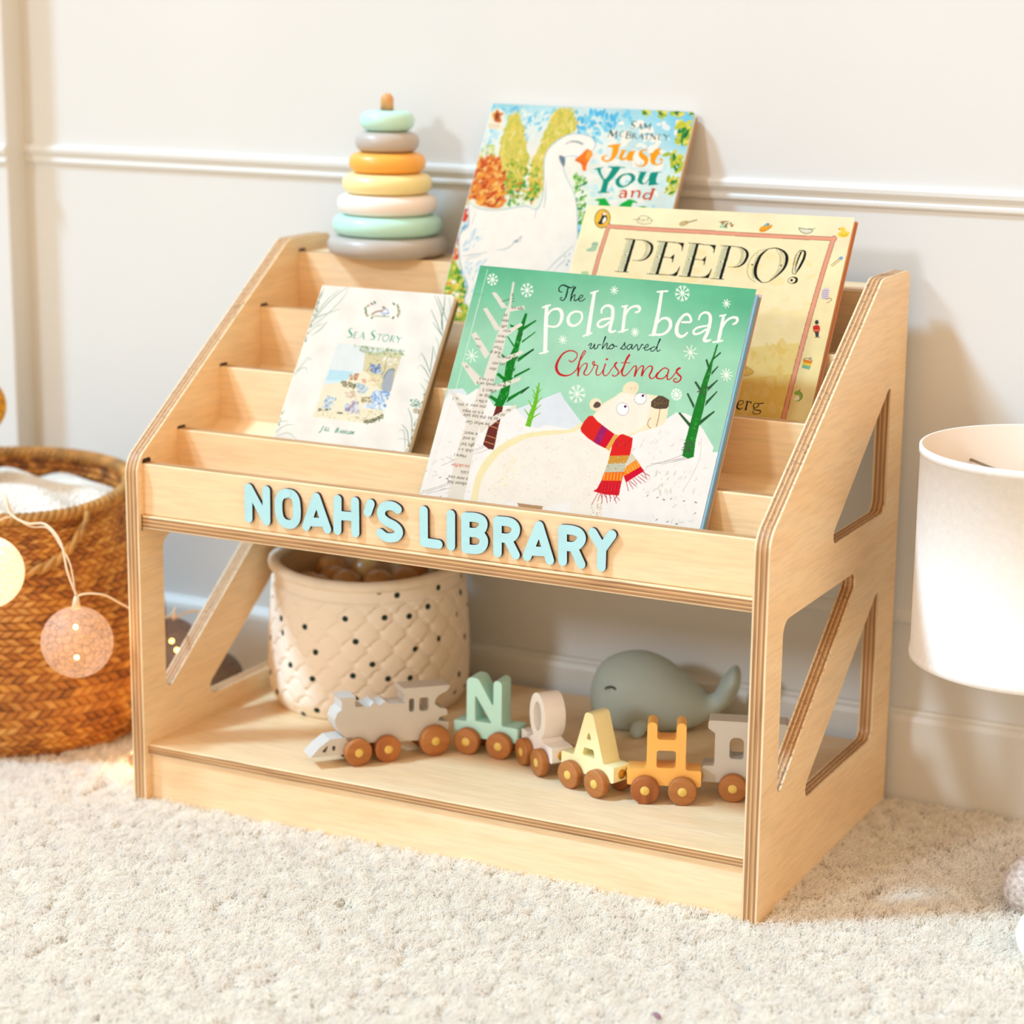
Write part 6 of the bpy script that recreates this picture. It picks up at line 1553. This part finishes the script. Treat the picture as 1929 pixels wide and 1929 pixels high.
M_MAUVE = web('glitter_mauve', 'c6b4ad', .66, 'ffb066', 0); M_LIT = web('cotton_lit', 'fff4dc', .97, 'ffe9c0', .55); M_DIM = web('glitter_dim', '4a3018', .8, 'ff9a3c', 0)
M_BULB = emit('bulb', 'ffb95a', 30); M_CORD = mat('clear_cord', 'e6cfae', .4)
sl_ = thing('string_light', 'string of glittery ball lights on a pale cord hanging over the woven basket', 'string lights', (-60, -20, 150))
SO = (-60, -20, 150)
def ball(c, r, m, glow=0, bulbs=()):
    b = MB().sphere(c, r, n=26).build('ball_shade', m, sl_, SO)
    for q in bulbs: MB().sphere((c[0]+q[0], c[1]+q[1], c[2]+q[2]), 2.2, n=8).build('bulb', M_BULB, b, SO)
    if glow:
        l = bpy.data.lights.new('ball_glow', 'POINT'); l.energy = glow; l.color = (1, .55, .18); l.shadow_soft_size = .012; lo = bpy.data.objects.new('ball_glow', l); C.objects.link(lo); lo.parent = b; lo.location = [(c[i]-SO[i])*MM for i in range(3)]
    return b
B1 = (-38, -26, 149); ball(B1, 32, M_MAUVE, .12, ((2, -4, 15), (2, -4, -13)))
MB().tube([(B1[0], B1[1], B1[2]+31), (B1[0]+1, B1[1], B1[2]+42)], [4.2, 2.2], n=12).build('cap', M_CORD, sl_, SO)
B0 = (-128, -36, 204); ball(B0, 33, M_LIT, .05, ())
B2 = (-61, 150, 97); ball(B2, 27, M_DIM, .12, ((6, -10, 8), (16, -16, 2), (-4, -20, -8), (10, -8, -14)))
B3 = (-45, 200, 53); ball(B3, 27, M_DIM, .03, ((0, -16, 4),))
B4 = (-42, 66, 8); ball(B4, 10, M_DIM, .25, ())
def cord(p, r=1.0): MB().tube(spline(p, 10), r, n=8).build('cord', M_CORD, sl_, SO)
cord([(-150, 20, 262), (-126, -4, 252), (-104, -8, 246), (-78, -14, 249), (-57, -20, 236), (-46, -26, 212), (-37, -26, 192)], 1.1); cord([(-152, 22, 262), (-126, 0, 250), (-102, -6, 243), (-76, -14, 246), (-59, -19, 234), (-44, -24, 218), (-38, -26, 190)], .8)
cord([(-37, -26, 191), (-30, -20, 193), (-20, -8, 190), (-14, 10, 178), (-10, 40, 160), (-14, 80, 150), (-36, 120, 145), (-60, 150, 125)]); cord([(-61, 150, 123), (-50, 172, 128), (-42, 196, 110), (-45, 200, 80)]); cord([(-128, -36, 237), (-126, -20, 248), (-122, -8, 250)]); cord([(-61, 150, 70), (-56, 110, 30), (-50, 64, 15)])
# balls lying on the rug at the right edge
b = MB().sphere((0, 0, 0), 27, n=26).build('glitter_ball', mat('glitter_grey', 'cbbdb4', .5, .2, 260, .5, 500, spec=.8)); b.location = (.786, .139, .019); tag(b, 'grey glittery ball on the rug at the right edge', 'ball')
b = MB().sphere((0, 0, 0), 24, n=26).build('cotton_ball', emit('cotton_ball_lit', 'fff6e2', .35)); b.location = (.8175, .050, .017); tag(b, 'white glowing ball on the rug at the lower right edge', 'ball')
bpy.data.materials['cotton_ball_lit'].node_tree.nodes['Principled BSDF'].inputs['Base Color'].default_value = (.85, .82, .78, 1)

# ------------------------------------------------------------------ lamp
t = thing('table_lamp', 'lamp with a white fabric drum shade standing right of the bookcase', 'lamp', (763, 190, -7))
M_SH = mat('shade_linen', 'ece6df', .85, .02, 200, .08, 700); M_SHI = mat('shade_lining', 'ecdccb', .8)
r0 = 102; m = MB(); zb, zt = 192, 367
m.lathe([(r0, zb), (r0+1.0, zb+.5), (r0+1.0, zb+7), (r0, zb+7.5), (r0, zt-6.5), (r0+1, zt-6), (r0+1, zt-.5), (r0, zt+.4), (r0-1.4, zt), (r0-1.4, zb)], (0, 0, 7), n=96, close=True, ms=lambda j: 1 if j >= 8 else 0); m.build('lamp_shade', [M_SH, M_SHI], t)
M_MET = mat('lamp_metal', 'b9ab98', .35, metal=.9)
MB().lathe([(.01, 0), (20, 0), (20, 5), (6, 9), (5, 12), (5, 335), (.01, 336)], (17, 0, 0), n=32).build('lamp_stand', M_MET, t)
m = MB()
for k in range(3): a = 2*pi*k/3+.4; m.tube([(17+2*cos(a), 2*sin(a), 335), (101*cos(a), 101*sin(a), 346)], 1.3, n=8)
m.build('shade_spider', M_MET, t)
MB().sphere((17, 0, 352), 1, n=14, sc=(21, 21, 27)).build('bulb', mat('opal_glass', 'f4efe6', .3), t)

# lint on the rug in front
b = MB().sphere((0, 0, 0), 1, n=6, sc=(4.2, 2.4, 1.6)).build('lint', mat('lint_purple', '8f6a78', .9)); b.location = (.5975, -.1925, .004); b.rotation_euler = (0, .2, -.5); tag(b, 'tiny purple crumb of lint on the rug in front', 'lint')
